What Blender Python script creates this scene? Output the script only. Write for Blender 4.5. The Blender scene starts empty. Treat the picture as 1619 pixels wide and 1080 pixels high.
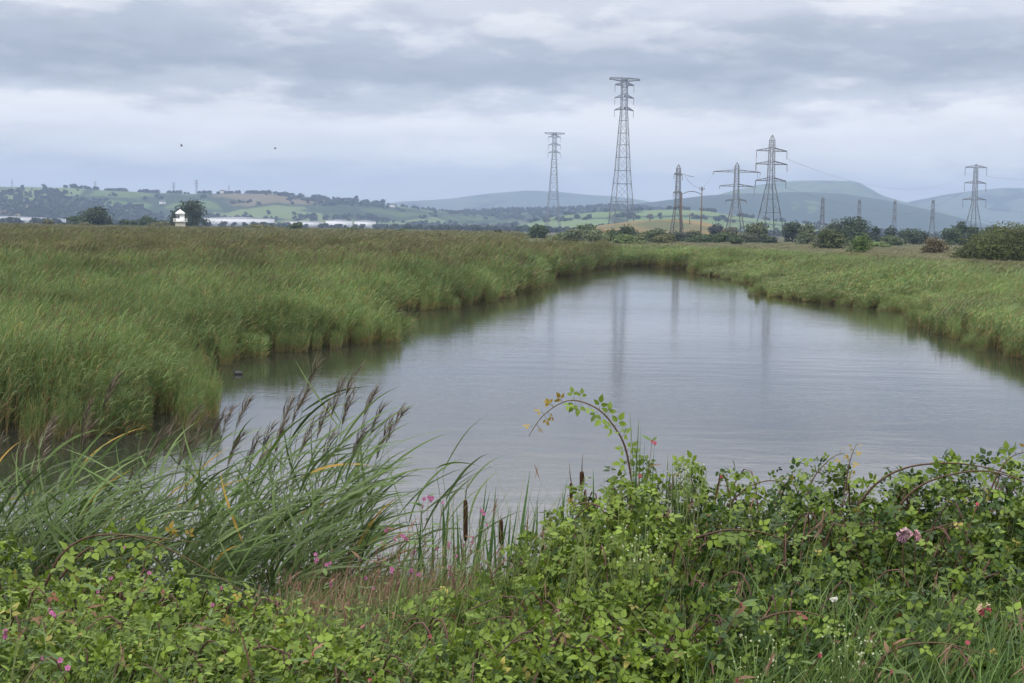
import bpy, math, random
import numpy as np
from mathutils import Matrix, Vector

rng = np.random.default_rng(11)
random.seed(11)
C = bpy.context.scene.collection
SC = bpy.context.scene

# ------------------------------------------------------------------ camera
EYE = 4.0
FPX = 2000.0                                   # focal length in pixels of the 1619 px wide photograph
PITCH = math.atan(179 / FPX)
ROLL = math.radians(0.95)
cam_d = bpy.data.cameras.new('camera')
cam = bpy.data.objects.new('camera', cam_d); C.objects.link(cam)
cam_d.sensor_width = 36.0
cam_d.lens = 36.0 * FPX / 1619.0
cam_d.clip_start = 0.05; cam_d.clip_end = 40000
CM = Matrix.Rotation(math.pi / 2 - PITCH, 3, 'X') @ Matrix.Rotation(ROLL, 3, 'Z')
cam.matrix_world = Matrix.Translation((0, 0, EYE)) @ CM.to_4x4()
SC.camera = cam

# ------------------------------------------------------------------ sky and sun (overcast)
SUN_EL, SUN_AZ = math.radians(52), math.radians(-130)   # azimuth from +Y, clockwise; behind the viewer, to the left
world = bpy.data.worlds.new('World'); SC.world = world; world.use_nodes = True
nt = world.node_tree; N = nt.nodes; L = nt.links; N.clear()


def node(t, **kw):
    n = N.new(t)
    for k, v in kw.items():
        setattr(n, k, v)
    return n


def wmath(op, a, b=None, c=None):
    n = N.new('ShaderNodeMath'); n.operation = op
    for i, v in enumerate((a, b, c)):
        if v is None: continue
        if isinstance(v, (int, float)): n.inputs[i].default_value = v
        else: L.new(v, n.inputs[i])
    return n.outputs[0]


out = node('ShaderNodeOutputWorld'); bg = node('ShaderNodeBackground')
bg.inputs['Strength'].default_value = 0.1
sky = node('ShaderNodeTexSky', sky_type='NISHITA', sun_disc=False)
sky.sun_elevation = SUN_EL; sky.sun_rotation = SUN_AZ
sky.air_density = 1.0; sky.dust_density = 3.0
tc = node('ShaderNodeTexCoord'); sep = node('ShaderNodeSeparateXYZ')
L.new(tc.outputs['Generated'], sep.inputs[0])
X, Y, Z = sep.outputs
zc = wmath('MAXIMUM', Z, 0.0)
az = wmath('ARCTAN2', X, Y)


def wnoise(sx, sz, seed, detail=5, rough=0.55):
    cx = node('ShaderNodeCombineXYZ')
    L.new(wmath('MULTIPLY', az, sx), cx.inputs[0]); L.new(wmath('MULTIPLY', zc, sz), cx.inputs[1]); cx.inputs[2].default_value = seed
    t = node('ShaderNodeTexNoise'); t.inputs['Scale'].default_value = 1.0
    t.inputs['Detail'].default_value = detail; t.inputs['Roughness'].default_value = rough
    L.new(cx.outputs[0], t.inputs['Vector'])
    return wmath('SUBTRACT', t.outputs[0], 0.5)


n1 = wnoise(4.0, 11.0, 3.1)
n2 = wnoise(16.0, 60.0, 7.7)
n3 = wnoise(7.0, 34.0, 1.4, 6, 0.6)
ee = wmath('ADD', wmath('ADD', zc, wmath('MULTIPLY', n1, 0.06)), wmath('MULTIPLY', n2, 0.045))
# slow trend: the base of the dark layer sits lower on the left
ramp = node('ShaderNodeValToRGB'); L.new(wmath('MULTIPLY', ee, 2.5), ramp.inputs[0])
cr = ramp.color_ramp; cr.interpolation = 'EASE'
stops = [(0.000, (0.66, 0.685, 0.715)), (0.018, (0.62, 0.655, 0.69)), (0.040, (0.57, 0.615, 0.67)), (0.056, (0.71, 0.735, 0.76)),
         (0.084, (0.80, 0.81, 0.825)), (0.101, (0.52, 0.555, 0.615)), (0.122, (0.335, 0.375, 0.445)), (0.144, (0.41, 0.45, 0.525)),
         (0.168, (0.60, 0.625, 0.68)), (0.188, (0.64, 0.66, 0.71)), (0.225, (1.02, 1.0, 1.06)), (0.34, (1.12, 1.09, 1.13))]
while len(cr.elements) < len(stops):
    cr.elements.new(0.5)
for e, (p, c) in zip(cr.elements, stops):
    e.position = p * 2.5; e.color = (*c, 1)
shade = wmath('ADD', 1.0, wmath('MULTIPLY', n3, 0.40))
dome = wmath('ADD', 1.0, wmath('MULTIPLY', wmath('MAXIMUM', wmath('SUBTRACT', zc, 0.2), 0.0), 1.35))   # overcast sky: zenith about 3x the horizon
mul = wmath('MULTIPLY', wmath('MULTIPLY', shade, dome), 10.0)
vm = node('ShaderNodeVectorMath', operation='SCALE'); 
# brighter broken heaps of cloud in the lower layer
pn = wnoise(9.0, 30.0, 21.0, 7, 0.58)
pm_ = N.new('ShaderNodeMapRange'); pm_.interpolation_type = 'SMOOTHSTEP'
for k_, v_ in zip((1, 2, 3, 4), (-0.01, 0.11, 0.0, 0.95)): pm_.inputs[k_].default_value = v_
L.new(pn, pm_.inputs[0])
bd = node('ShaderNodeValToRGB'); L.new(wmath('MULTIPLY', ee, 5.0), bd.inputs[0])
for e_, (p_, c_) in zip((bd.color_ramp.elements[0], bd.color_ramp.elements[1], bd.color_ramp.elements.new(0.5), bd.color_ramp.elements.new(0.6)), ((0.08, 0), (0.40, 1), (0.46, 1), (0.56, 0))):
    e_.position = p_; e_.color = (c_, c_, c_, 1)
puff = node('ShaderNodeMix', data_type='RGBA'); L.new(wmath('MULTIPLY', pm_.outputs[0], bd.outputs[0]), puff.inputs[0])
L.new(ramp.outputs[0], puff.inputs[6]); puff.inputs[7].default_value = (0.84, 0.845, 0.85, 1)
L.new(puff.outputs[2], vm.inputs[0]); L.new(mul, vm.inputs['Scale'])
mix = node('ShaderNodeMix', data_type='RGBA'); mix.inputs[0].default_value = 0.96
L.new(sky.outputs[0], mix.inputs[6]); L.new(vm.outputs[0], mix.inputs[7])
L.new(mix.outputs[2], bg.inputs['Color']); L.new(bg.outputs[0], out.inputs['Surface'])

sun_d = bpy.data.lights.new('sun', 'SUN'); sun = bpy.data.objects.new('sun', sun_d); C.objects.link(sun)
sun_d.energy = 1.35; sun_d.angle = math.radians(20); sun_d.color = (1.0, 0.95, 0.86)
sd = Vector((math.sin(SUN_AZ) * math.cos(SUN_EL), math.cos(SUN_AZ) * math.cos(SUN_EL), math.sin(SUN_EL)))
sun.rotation_euler = sd.to_track_quat('Z', 'Y').to_euler(); sun.location = sd * 60
SC.view_settings.view_transform = 'Standard'; SC.view_settings.look = 'None'
SC.view_settings.exposure = 0.36; SC.view_settings.gamma = 1.0
SC.cycles.use_denoising = True
SC.cycles.max_bounces = 6; SC.cycles.diffuse_bounces = 3; SC.cycles.glossy_bounces = 3
SC.cycles.transmission_bounces = 3; SC.cycles.transparent_max_bounces = 4; SC.cycles.volume_bounces = 0


# ------------------------------------------------------------------ picture -> place
def ray(px, py):
    v = CM @ Vector(((px - 809.5) / FPX, -(py - 540) / FPX, -1.0))
    return v


def at_z(px, py, z=0.0):
    v = ray(px, py); t = (z - EYE) / v.z
    return np.array((v.x * t, v.y * t, z))


def at_y(px, py, y):
    v = ray(px, py); t = y / v.y
    return np.array((v.x * t, y, EYE + v.z * t))


def hz(px):
    return 361 + 0.0166 * (px - 810)


def at_h(px, py, D):
    """point at horizontal distance D on the ray of that pixel"""
    v = ray(px, py); t = D / math.hypot(v.x, v.y)
    return np.array((v.x * t, v.y * t, EYE + v.z * t))


# ------------------------------------------------------------------ materials
def material(name, base=(0.5, 0.5, 0.5), rough=0.6, spec=0.3, attr=False, translucent=0.0, noise=None, metallic=0.0, bump=None):
    m = bpy.data.materials.new(name); m.use_nodes = True
    t = m.node_tree; b = t.nodes['Principled BSDF']; o = t.nodes['Material Output']
    b.inputs['Roughness'].default_value = rough; b.inputs['Specular IOR Level'].default_value = spec
    b.inputs['Metallic'].default_value = metallic
    src = None
    if attr:
        a = t.nodes.new('ShaderNodeAttribute'); a.attribute_name = 'col'; src = a.outputs['Color']
    else:
        r = t.nodes.new('ShaderNodeRGB'); r.outputs[0].default_value = (*base, 1); src = r.outputs[0]
    if noise:
        scale, amt = noise
        g = t.nodes.new('ShaderNodeNewGeometry')
        nz = t.nodes.new('ShaderNodeTexNoise'); nz.inputs['Scale'].default_value = scale; nz.inputs['Detail'].default_value = 5
        t.links.new(g.outputs['Position'], nz.inputs['Vector'])
        mr = t.nodes.new('ShaderNodeMapRange'); mr.inputs['From Min'].default_value = 0.3; mr.inputs['From Max'].default_value = 0.7
        mr.inputs['To Min'].default_value = 1 - amt; mr.inputs['To Max'].default_value = 1 + amt
        t.links.new(nz.outputs[0], mr.inputs[0])
        s = t.nodes.new('ShaderNodeVectorMath'); s.operation = 'SCALE'
        t.links.new(src, s.inputs[0]); t.links.new(mr.outputs[0], s.inputs['Scale']); src = s.outputs[0]
    t.links.new(src, b.inputs['Base Color'])
    if bump:
        g = t.nodes.new('ShaderNodeNewGeometry')
        nz = t.nodes.new('ShaderNodeTexNoise'); nz.inputs['Scale'].default_value = bump[0]; nz.inputs['Detail'].default_value = 6
        t.links.new(g.outputs['Position'], nz.inputs['Vector'])
        bp = t.nodes.new('ShaderNodeBump'); bp.inputs['Strength'].default_value = bump[1]; bp.inputs['Distance'].default_value = bump[2]
        t.links.new(nz.outputs[0], bp.inputs['Height']); t.links.new(bp.outputs[0], b.inputs['Normal'])
    if translucent > 0:
        tr = t.nodes.new('ShaderNodeBsdfTranslucent'); t.links.new(src, tr.inputs['Color'])
        mx = t.nodes.new('ShaderNodeMixShader'); mx.inputs[0].default_value = translucent
        t.links.new(b.outputs[0], mx.inputs[1]); t.links.new(tr.outputs[0], mx.inputs[2]); t.links.new(mx.outputs[0], o.inputs['Surface'])
    return m


M_LEAF = material('bramble_leaf', attr=True, rough=0.45, spec=0.22, translucent=0.22)
M_GRASS = material('grass_blade', attr=True, rough=0.5, spec=0.3, translucent=0.3)
M_REED = material('reed_leaf', attr=True, rough=0.5, spec=0.3, translucent=0.28, noise=(0.22, 0.40))
M_STEM = material('plant_stem', attr=True, rough=0.6, spec=0.25)
M_TREE = material('tree_leaf', attr=True, rough=0.6, spec=0.2, translucent=0.2)
M_PETAL = material('petal', attr=True, rough=0.6, spec=0.2, translucent=0.35)
M_BARK = material('bark', (0.10, 0.08, 0.06), 0.9, 0.1, noise=(3.0, 0.4), bump=(8.0, 0.4, 0.03))
M_STEEL = material('galvanised_steel', (0.16, 0.17, 0.18), 0.6, 0.3, noise=(0.15, 0.25))
M_GLASSY = material('insulator', (0.10, 0.08, 0.07), 0.3, 0.5)
M_WOODPOLE = material('weathered_pole', (0.17, 0.13, 0.10), 0.85, 0.15, noise=(2.0, 0.3))
M_WHITE = material('white_paint', (0.78, 0.78, 0.75), 0.55, 0.3, noise=(0.8, 0.07))
M_CREAM = material('cream_render', (0.66, 0.62, 0.52), 0.75, 0.2, noise=(0.6, 0.12))
M_CLAD = material('pale_cladding', (0.76, 0.77, 0.78), 0.5, 0.3, noise=(0.03, 0.08))
M_CLADROOF = material('grey_roof_sheet', (0.42, 0.44, 0.47), 0.5, 0.3, noise=(0.03, 0.1))
M_DARK = material('dark_opening', (0.05, 0.055, 0.065), 0.3, 0.5)
M_SLATE = material('slate', (0.13, 0.13, 0.14), 0.7, 0.2, noise=(1.0, 0.15))
M_BIRD = material('dark_plumage', (0.035, 0.035, 0.04), 0.6, 0.3, noise=(20.0, 0.2))
M_CATTAIL = material('cattail_felt', (0.045, 0.024, 0.014), 0.95, 0.08, noise=(60.0, 0.25), bump=(350.0, 0.5, 0.003))


# ------------------------------------------------------------------ mesh building
class MB:
    """collects vertices, faces and vertex colours; build() links them as ONE mesh object"""
    def __init__(s):
        s.V = []; s.F = []; s.K = []; s.n = 0

    def add(s, V, faces, col=(0.5, 0.5, 0.5)):
        V = np.asarray(V, float).reshape(-1, 3)
        for F in (faces if isinstance(faces, list) else [faces]):
            F = np.asarray(F, np.int64)
            if F.size: s.F.append(F + s.n)
        col = np.asarray(col, float)
        if col.ndim == 1: col = np.tile(col, (len(V), 1))
        s.V.append(V); s.K.append(col); s.n += len(V)

    def tube(s, path, rad, sides=5, col=(0.3, 0.3, 0.3), cap=True):
        path = np.asarray(path, float); n = len(path)
        rad = np.broadcast_to(np.asarray(rad, float), (n,))
        t = np.gradient(path, axis=0); t /= np.linalg.norm(t, axis=1)[:, None] + 1e-12
        ref = np.array((0, 0, 1.0)) if abs(t[:, 2]).mean() < 0.8 else np.array((1.0, 0, 0))
        a = np.cross(t, ref); a /= np.linalg.norm(a, axis=1)[:, None] + 1e-12
        b = np.cross(t, a)
        ang = np.arange(sides) * 2 * math.pi / sides
        V = path[:, None] + rad[:, None, None] * (np.cos(ang)[None, :, None] * a[:, None] + np.sin(ang)[None, :, None] * b[:, None])
        i = np.arange(n - 1)[:, None] * sides; j = np.arange(sides)[None]; k = (j + 1) % sides
        Q = np.stack([i + j, i + k, i + sides + k, i + sides + j], -1).reshape(-1, 4)
        V = V.reshape(-1, 3); fs = [Q]
        if cap:
            V = np.vstack([V, path[:1], path[-1:]]); c0 = n * sides
            jj = np.arange(sides); kk = (jj + 1) % sides
            fs.append(np.stack([kk, jj, np.full(sides, c0)], -1))
            fs.append(np.stack([(n - 1) * sides + jj, (n - 1) * sides + kk, np.full(sides, c0 + 1)], -1))
        s.add(V, fs, col)

    def bar(s, a, b, r, col=(0.2, 0.2, 0.2)):
        s.tube(np.array([a, b], float), [r, r], 4, col)

    def ribbons(s, P, W, side, col):
        """P (n,s,3) centre lines, W (n,s) or (s,) half widths, side (n,3), col (n,3) or (n,s,3)"""
        P = np.asarray(P, float); n, m, _ = P.shape
        W = np.broadcast_to(np.asarray(W, float), (n, m))
        sd_ = side[:, None, :] * W[..., None]
        V = np.stack([P - sd_, P + sd_], 2).reshape(-1, 3)
        base = (np.arange(n) * m * 2)[:, None] + (np.arange(m - 1) * 2)[None]
        base = base.reshape(-1)
        F = np.stack([base, base + 1, base + 3, base + 2], -1)
        col = np.asarray(col, float)
        if col.ndim == 1: col = np.tile(col, (n, 1))
        if col.ndim == 2: col = np.repeat(col[:, None], m, 1)
        s.add(V, F, np.repeat(col.reshape(-1, 3), 2, 0))

    def scatter(s, TV, TF, pos, R, scale, col):
        """n copies of a template: R (n,3,3) columns = local axes, scale (n,) or (n,3), col (n,3)"""
        n = len(pos); k = len(TV)
        scale = np.asarray(scale, float)
        if scale.ndim == 1: scale = np.repeat(scale[:, None], 3, 1)
        V = np.einsum('nij,nkj->nki', R, TV[None] * scale[:, None, :]) + np.asarray(pos)[:, None, :]
        off = (np.arange(n) * k)[:, None, None]
        fs = [(np.asarray(F)[None] + off).reshape(-1, np.asarray(F).shape[1]) for F in TF]
        s.add(V.reshape(-1, 3), fs, np.repeat(np.asarray(col, float), k, 0))

    def box(s, c, size, rz=0.0, col=(0.5, 0.5, 0.5)):
        c = np.asarray(c, float); h = np.asarray(size, float) / 2
        V = np.array([(x, y, z) for x in (-1, 1) for y in (-1, 1) for z in (-1, 1)], float) * h
        ca, sa = math.cos(rz), math.sin(rz)
        V = V @ np.array([[ca, sa, 0], [-sa, ca, 0], [0, 0, 1]]) + c
        s.add(V, np.array([(0, 1, 3, 2), (4, 6, 7, 5), (0, 4, 5, 1), (2, 3, 7, 6), (0, 2, 6, 4), (1, 5, 7, 3)]), col)

    def lathe(s, prof, sides=20, c=(0, 0, 0), col=(0.5, 0.5, 0.5)):
        prof = np.asarray(prof, float); n = len(prof)
        ang = np.arange(sides) * 2 * math.pi / sides
        V = np.stack([prof[:, 0, None] * np.cos(ang), prof[:, 0, None] * np.sin(ang), np.repeat(prof[:, 1, None], sides, 1)], -1) + np.asarray(c, float)
        i = np.arange(n - 1)[:, None] * sides; j = np.arange(sides)[None]; k = (j + 1) % sides
        s.add(V.reshape(-1, 3), np.stack([i + j, i + k, i + sides + k, i + sides + j], -1).reshape(-1, 4), col)

    def mesh(s, name, mat, smooth=False, origin=None):
        V = np.vstack(s.V); K = np.vstack(s.K)
        if origin is not None: V = V - np.asarray(origin, float)
        me = bpy.data.meshes.new(name)
        starts = []; tot = []; loops = []; p = 0
        for F in s.F:
            k = F.shape[1]; m = F.shape[0]
            starts.append(p + np.arange(m) * k); tot.append(np.full(m, k)); loops.append(F.reshape(-1)); p += m * k
        loops = np.concatenate(loops); starts = np.concatenate(starts)
        me.vertices.add(len(V)); me.vertices.foreach_set('co', V.astype(np.float32).ravel())
        me.loops.add(len(loops)); me.loops.foreach_set('vertex_index', loops.astype(np.int32))
        me.polygons.add(len(starts)); me.polygons.foreach_set('loop_start', starts.astype(np.int32))
        me.update(calc_edges=True)
        a = me.color_attributes.new('col', 'FLOAT_COLOR', 'POINT')
        a.data.foreach_set('color', np.hstack([K, np.ones((len(K), 1))]).astype(np.float32).ravel())
        if smooth: me.polygons.foreach_set('use_smooth', np.ones(len(starts), bool))
        me.materials.append(mat)
        me.validate()
        return me

    def build(s, name, mat, parent=None, smooth=False, link=True):
        o = bpy.data.objects.new(name, s.mesh(name, mat, smooth, parent.location if parent is not None and parent.parent is None else
                                             (parent.parent.location if parent is not None else None)))
        if link: C.objects.link(o)
        if parent is not None: o.parent = parent
        return o


def tag(o, label, cat, group=None, kind=None):
    if label: o['label'] = label
    if cat: o['category'] = cat
    if group: o['group'] = group
    if kind: o['kind'] = kind
    return o


def thing(name, label, cat, loc, group=None):
    o = bpy.data.objects.new(name, None); C.objects.link(o)
    o.location = Vector(loc); o.empty_display_size = 0.2
    return tag(o, label, cat, group)


def copy_tree(o, parent=None):
    c = o.copy(); C.objects.link(c); c.parent = parent
    for ch in list(o.children):
        copy_tree(ch, c)
    return c


def norm(a):
    return a / (np.linalg.norm(a, axis=-1, keepdims=True) + 1e-12)


def frames(d, n):
    """rotation matrices with local Y along d and local Z near n"""
    y = norm(d); x = norm(np.cross(y, n)); z = np.cross(x, y)
    return np.stack([x, y, z], -1)


def rnd(n, a, b):
    return rng.uniform(a, b, n)


def smooth01(t):
    t = np.clip(t, 0, 1); return t * t * (3 - 2 * t)


def spline(pts, n):
    """Catmull-Rom through the points"""
    P = np.asarray(pts, float); P = np.vstack([2 * P[0] - P[1], P, 2 * P[-1] - P[-2]])
    u = np.linspace(0, len(P) - 3 - 1e-6, n); i = u.astype(int); t = (u - i)[:, None]
    a, b, c, d = P[i], P[i + 1], P[i + 2], P[i + 3]
    return 0.5 * (2 * b + (c - a) * t + (2 * a - 5 * b + 4 * c - d) * t ** 2 + (3 * b - a - 3 * c + d) * t ** 3)


# ------------------------------------------------------------------ the pond's outline (read off the picture on the water plane)
POND_PX = [(-150, 692), (0, 684), (150, 676), (200, 674), (232, 662), (246, 630), (236, 602), (292, 575), (400, 558), (500, 547), (572, 539),
           (590, 525), (535, 512), (545, 499), (650, 490), (706, 484), (766, 476), (838, 452), (835, 444), (868, 438), (915, 431), (932, 424), (1000, 420),
           (1090, 425), (1112, 434), (1180, 445), (1218, 454), (1212, 466), (1300, 479), (1430, 491), (1470, 503), (1488, 521), (1565, 546), (1650, 577), (1800, 640)]
pond = [at_z(*p)[:2] for p in POND_PX]
pond += [np.array((26, 12.0)), np.array((20, 9.4)), np.array((-22, 9.4)), np.array((-24, 14.0))]
pond = np.array(pond)


def pond_sd(xy):
    """signed distance to the shoreline: positive on land"""
    xy = np.asarray(xy, float)
    d = np.full(len(xy), 1e9); inside = np.zeros(len(xy), bool)
    for i in range(len(pond)):
        a = pond[i]; b = pond[(i + 1) % len(pond)]
        ab = b - a; t = np.clip(((xy - a) @ ab) / (ab @ ab), 0, 1)
        d = np.minimum(d, np.linalg.norm(xy - a - t[:, None] * ab, axis=1))
        c = (a[1] > xy[:, 1]) != (b[1] > xy[:, 1])
        xx = (b[0] - a[0]) * (xy[:, 1] - a[1]) / (b[1] - a[1] + 1e-12) + a[0]
        inside ^= c & (xy[:, 0] < xx)
    return np.where(inside, -d, d)


def vnoise(x, y, s, seed=0.0):
    return (np.sin(x * s + seed) * np.cos(y * s * 1.3 + seed * 2.1) + 0.5 * np.sin(x * s * 2.3 + y * s * 1.7 + seed * 3.3) + 0.3 * np.cos(x * s * 4.1 - y * s * 3.7 + seed)) / 1.8


def ground_z(x, y):
    x = np.asarray(x, float); y = np.asarray(y, float)
    sdp = np.full(x.shape, 50.0)
    near = (np.abs(x) < 120) & (y < 220) & (y > -30)
    if near.any(): sdp[near] = pond_sd(np.stack([x[near], y[near]], -1))
    z = np.clip(sdp * 0.28, -0.9, 0.16)
    z = z + np.where(sdp > 1.0, 0.05 * vnoise(x, y, 0.5, 1.0), 0)
    bank = 2.1 * smooth01((9.4 - y) / 5.0)
    bank = bank + 0.06 * vnoise(x, y, 1.9, 4.0) * smooth01((9.4 - y) / 2.0)
    return np.where(y < 9.4, np.maximum(z, -0.1) * 0.3 + bank, z)


# ------------------------------------------------------------------ ground and water
def make_ground():
    ang = np.concatenate([np.arange(-36, 36.01, 0.3), np.arange(39, 322, 3.0)]) * math.pi / 180
    na = len(ang)
    rad = [0.35]
    while rad[-1] < 7100: rad.append(rad[-1] * (1.022 if rad[-1] < 200 else 1.07))
    rad = np.array(rad); nr = len(rad)
    A, Rr = np.meshgrid(ang, rad)
    x = Rr * np.sin(A); y = Rr * np.cos(A)
    z = ground_z(x.ravel(), y.ravel()).reshape(x.shape)
    V = np.stack([x, y, z], -1).reshape(-1, 3)
    i = np.arange(nr - 1)[:, None] * na; j = np.arange(na)[None]; k = (j + 1) % na
    F = np.stack([i + j, i + na + j, i + na + k, i + k], -1).reshape(-1, 4)
    mb = MB(); mb.add(V, F)
    mb.add([(0, 0, 2.1)], np.zeros((0, 3)))
    mb.F.append(np.stack([np.arange(na), (np.arange(na) + 1) % na, np.full(na, len(V))], -1))
    m = bpy.data.materials.new('marsh_ground'); m.use_nodes = True
    t = m.node_tree; b = t.nodes['Principled BSDF']; b.inputs['Roughness'].default_value = 0.9; b.inputs['Specular IOR Level'].default_value = 0.1
    g = t.nodes.new('ShaderNodeNewGeometry')
    n1_ = t.nodes.new('ShaderNodeTexNoise'); n1_.inputs['Scale'].default_value = 0.02; n1_.inputs['Detail'].default_value = 8
    n2_ = t.nodes.new('ShaderNodeTexNoise'); n2_.inputs['Scale'].default_value = 1.5; n2_.inputs['Detail'].default_value = 8
    t.links.new(g.outputs['Position'], n1_.inputs['Vector']); t.links.new(g.outputs['Position'], n2_.inputs['Vector'])
    r = t.nodes.new('ShaderNodeValToRGB'); r.color_ramp.elements[0].position = 0.35; r.color_ramp.elements[1].position = 0.65
    r.color_ramp.elements[0].color = (0.085, 0.11, 0.04, 1); r.color_ramp.elements[1].color = (0.14, 0.135, 0.065, 1)
    t.links.new(n1_.outputs[0], r.inputs[0])
    mx = t.nodes.new('ShaderNodeMix'); mx.data_type = 'RGBA'
    mp = t.nodes.new('ShaderNodeMapRange'); mp.inputs[1].default_value = 0.35; mp.inputs[2].default_value = 0.7
    t.links.new(n2_.outputs[0], mp.inputs[0]); t.links.new(mp.outputs[0], mx.inputs[0])
    mx.inputs[6].default_value = (0.04, 0.035, 0.02, 1); t.links.new(r.outputs[0], mx.inputs[7])
    sz = t.nodes.new('ShaderNodeSeparateXYZ'); t.links.new(g.outputs['Position'], sz.inputs[0])
    mz = t.nodes.new('ShaderNodeMapRange'); mz.inputs[1].default_value = 0.10; mz.inputs[2].default_value = 0.17; t.links.new(sz.outputs[2], mz.inputs[0])
    mw = t.nodes.new('ShaderNodeMix'); mw.data_type = 'RGBA'; t.links.new(mz.outputs[0], mw.inputs[0])
    mw.inputs[6].default_value = (0.028, 0.024, 0.014, 1); t.links.new(mx.outputs[2], mw.inputs[7])
    t.links.new(mw.outputs[2], b.inputs['Base Color'])
    o = mb.build('ground', m, smooth=True); tag(o, None, None, kind='structure')


def make_water():
    m = bpy.data.materials.new('pond_water'); m.use_nodes = True
    t = m.node_tree; b = t.nodes['Principled BSDF']
    b.inputs['Base Color'].default_value = (0.020, 0.022, 0.017, 1); b.inputs['Roughness'].default_value = 0.02
    b.inputs['IOR'].default_value = 2.05; b.inputs['Specular IOR Level'].default_value = 0.5
    g = t.nodes.new('ShaderNodeNewGeometry')

    def nz(scale, sx, sy, detail):
        mp = t.nodes.new('ShaderNodeMapping'); mp.inputs['Scale'].default_value = (sx, sy, 1); mp.inputs['Rotation'].default_value = (0, 0, 0.25)
        t.links.new(g.outputs['Position'], mp.inputs[0])
        n = t.nodes.new('ShaderNodeTexNoise'); n.inputs['Scale'].default_value = scale; n.inputs['Detail'].default_value = detail
        t.links.new(mp.outputs[0], n.inputs['Vector']); return n.outputs[0]
    h1 = nz(1.0, 3.0, 7.0, 3); h2 = nz(1.0, 0.5, 1.2, 2); h3 = nz(1.0, 9.0, 16.0, 2)
    # wind lanes: calmer and rougher stretches of the surface
    lane = nz(1.0, 0.018, 0.09, 3)
    lr = t.nodes.new('ShaderNodeMapRange'); lr.inputs[1].default_value = 0.38; lr.inputs[2].default_value = 0.62; lr.inputs[3].default_value = 0.45; lr.inputs[4].default_value = 1.25
    t.links.new(lane, lr.inputs[0])
    calm = t.nodes.new('ShaderNodeAttribute'); calm.attribute_name = 'col'
    lm = t.nodes.new('ShaderNodeMath'); lm.operation = 'MULTIPLY'; t.links.new(lr.outputs[0], lm.inputs[0]); t.links.new(calm.outputs['Fac'], lm.inputs[1])
    b1 = t.nodes.new('ShaderNodeBump'); b1.inputs['Distance'].default_value = 0.0045; t.links.new(h1, b1.inputs['Height']); t.links.new(lm.outputs[0], b1.inputs['Strength'])
    b2 = t.nodes.new('ShaderNodeBump'); b2.inputs['Distance'].default_value = 0.010; t.links.new(calm.outputs['Fac'], b2.inputs['Strength'])
    t.links.new(h2, b2.inputs['Height']); t.links.new(b1.outputs[0], b2.inputs['Normal'])
    b3 = t.nodes.new('ShaderNodeBump'); b3.inputs['Distance'].default_value = 0.0015; b3.inputs['Strength'].default_value = 0.8
    t.links.new(h3, b3.inputs['Height']); t.links.new(b2.outputs[0], b3.inputs['Normal'])
    t.links.new(b3.outputs[0], b.inputs['Normal'])
    mb = MB()
    xs = np.linspace(-60, 60, 121); ys = np.linspace(7, 165, 159)
    Xg, Yg = np.meshgrid(xs, ys)
    V = np.stack([Xg, Yg, np.zeros_like(Xg)], -1).reshape(-1, 3)
    i = np.arange(158)[:, None] * 121; j = np.arange(120)[None]
    cf = 0.10 + 0.90 * smooth01((-pond_sd(V[:, :2]) - 0.3) / 5.0)      # wind ripples fade in the lee of the reeds
    mb.add(V, np.stack([i + j, i + j + 1, i + 122 + j, i + 121 + j], -1).reshape(-1, 4), np.repeat(cf[:, None], 3, 1))
    o = mb.build('water', m); tag(o, None, None, kind='structure')


make_ground()
make_water()


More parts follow.
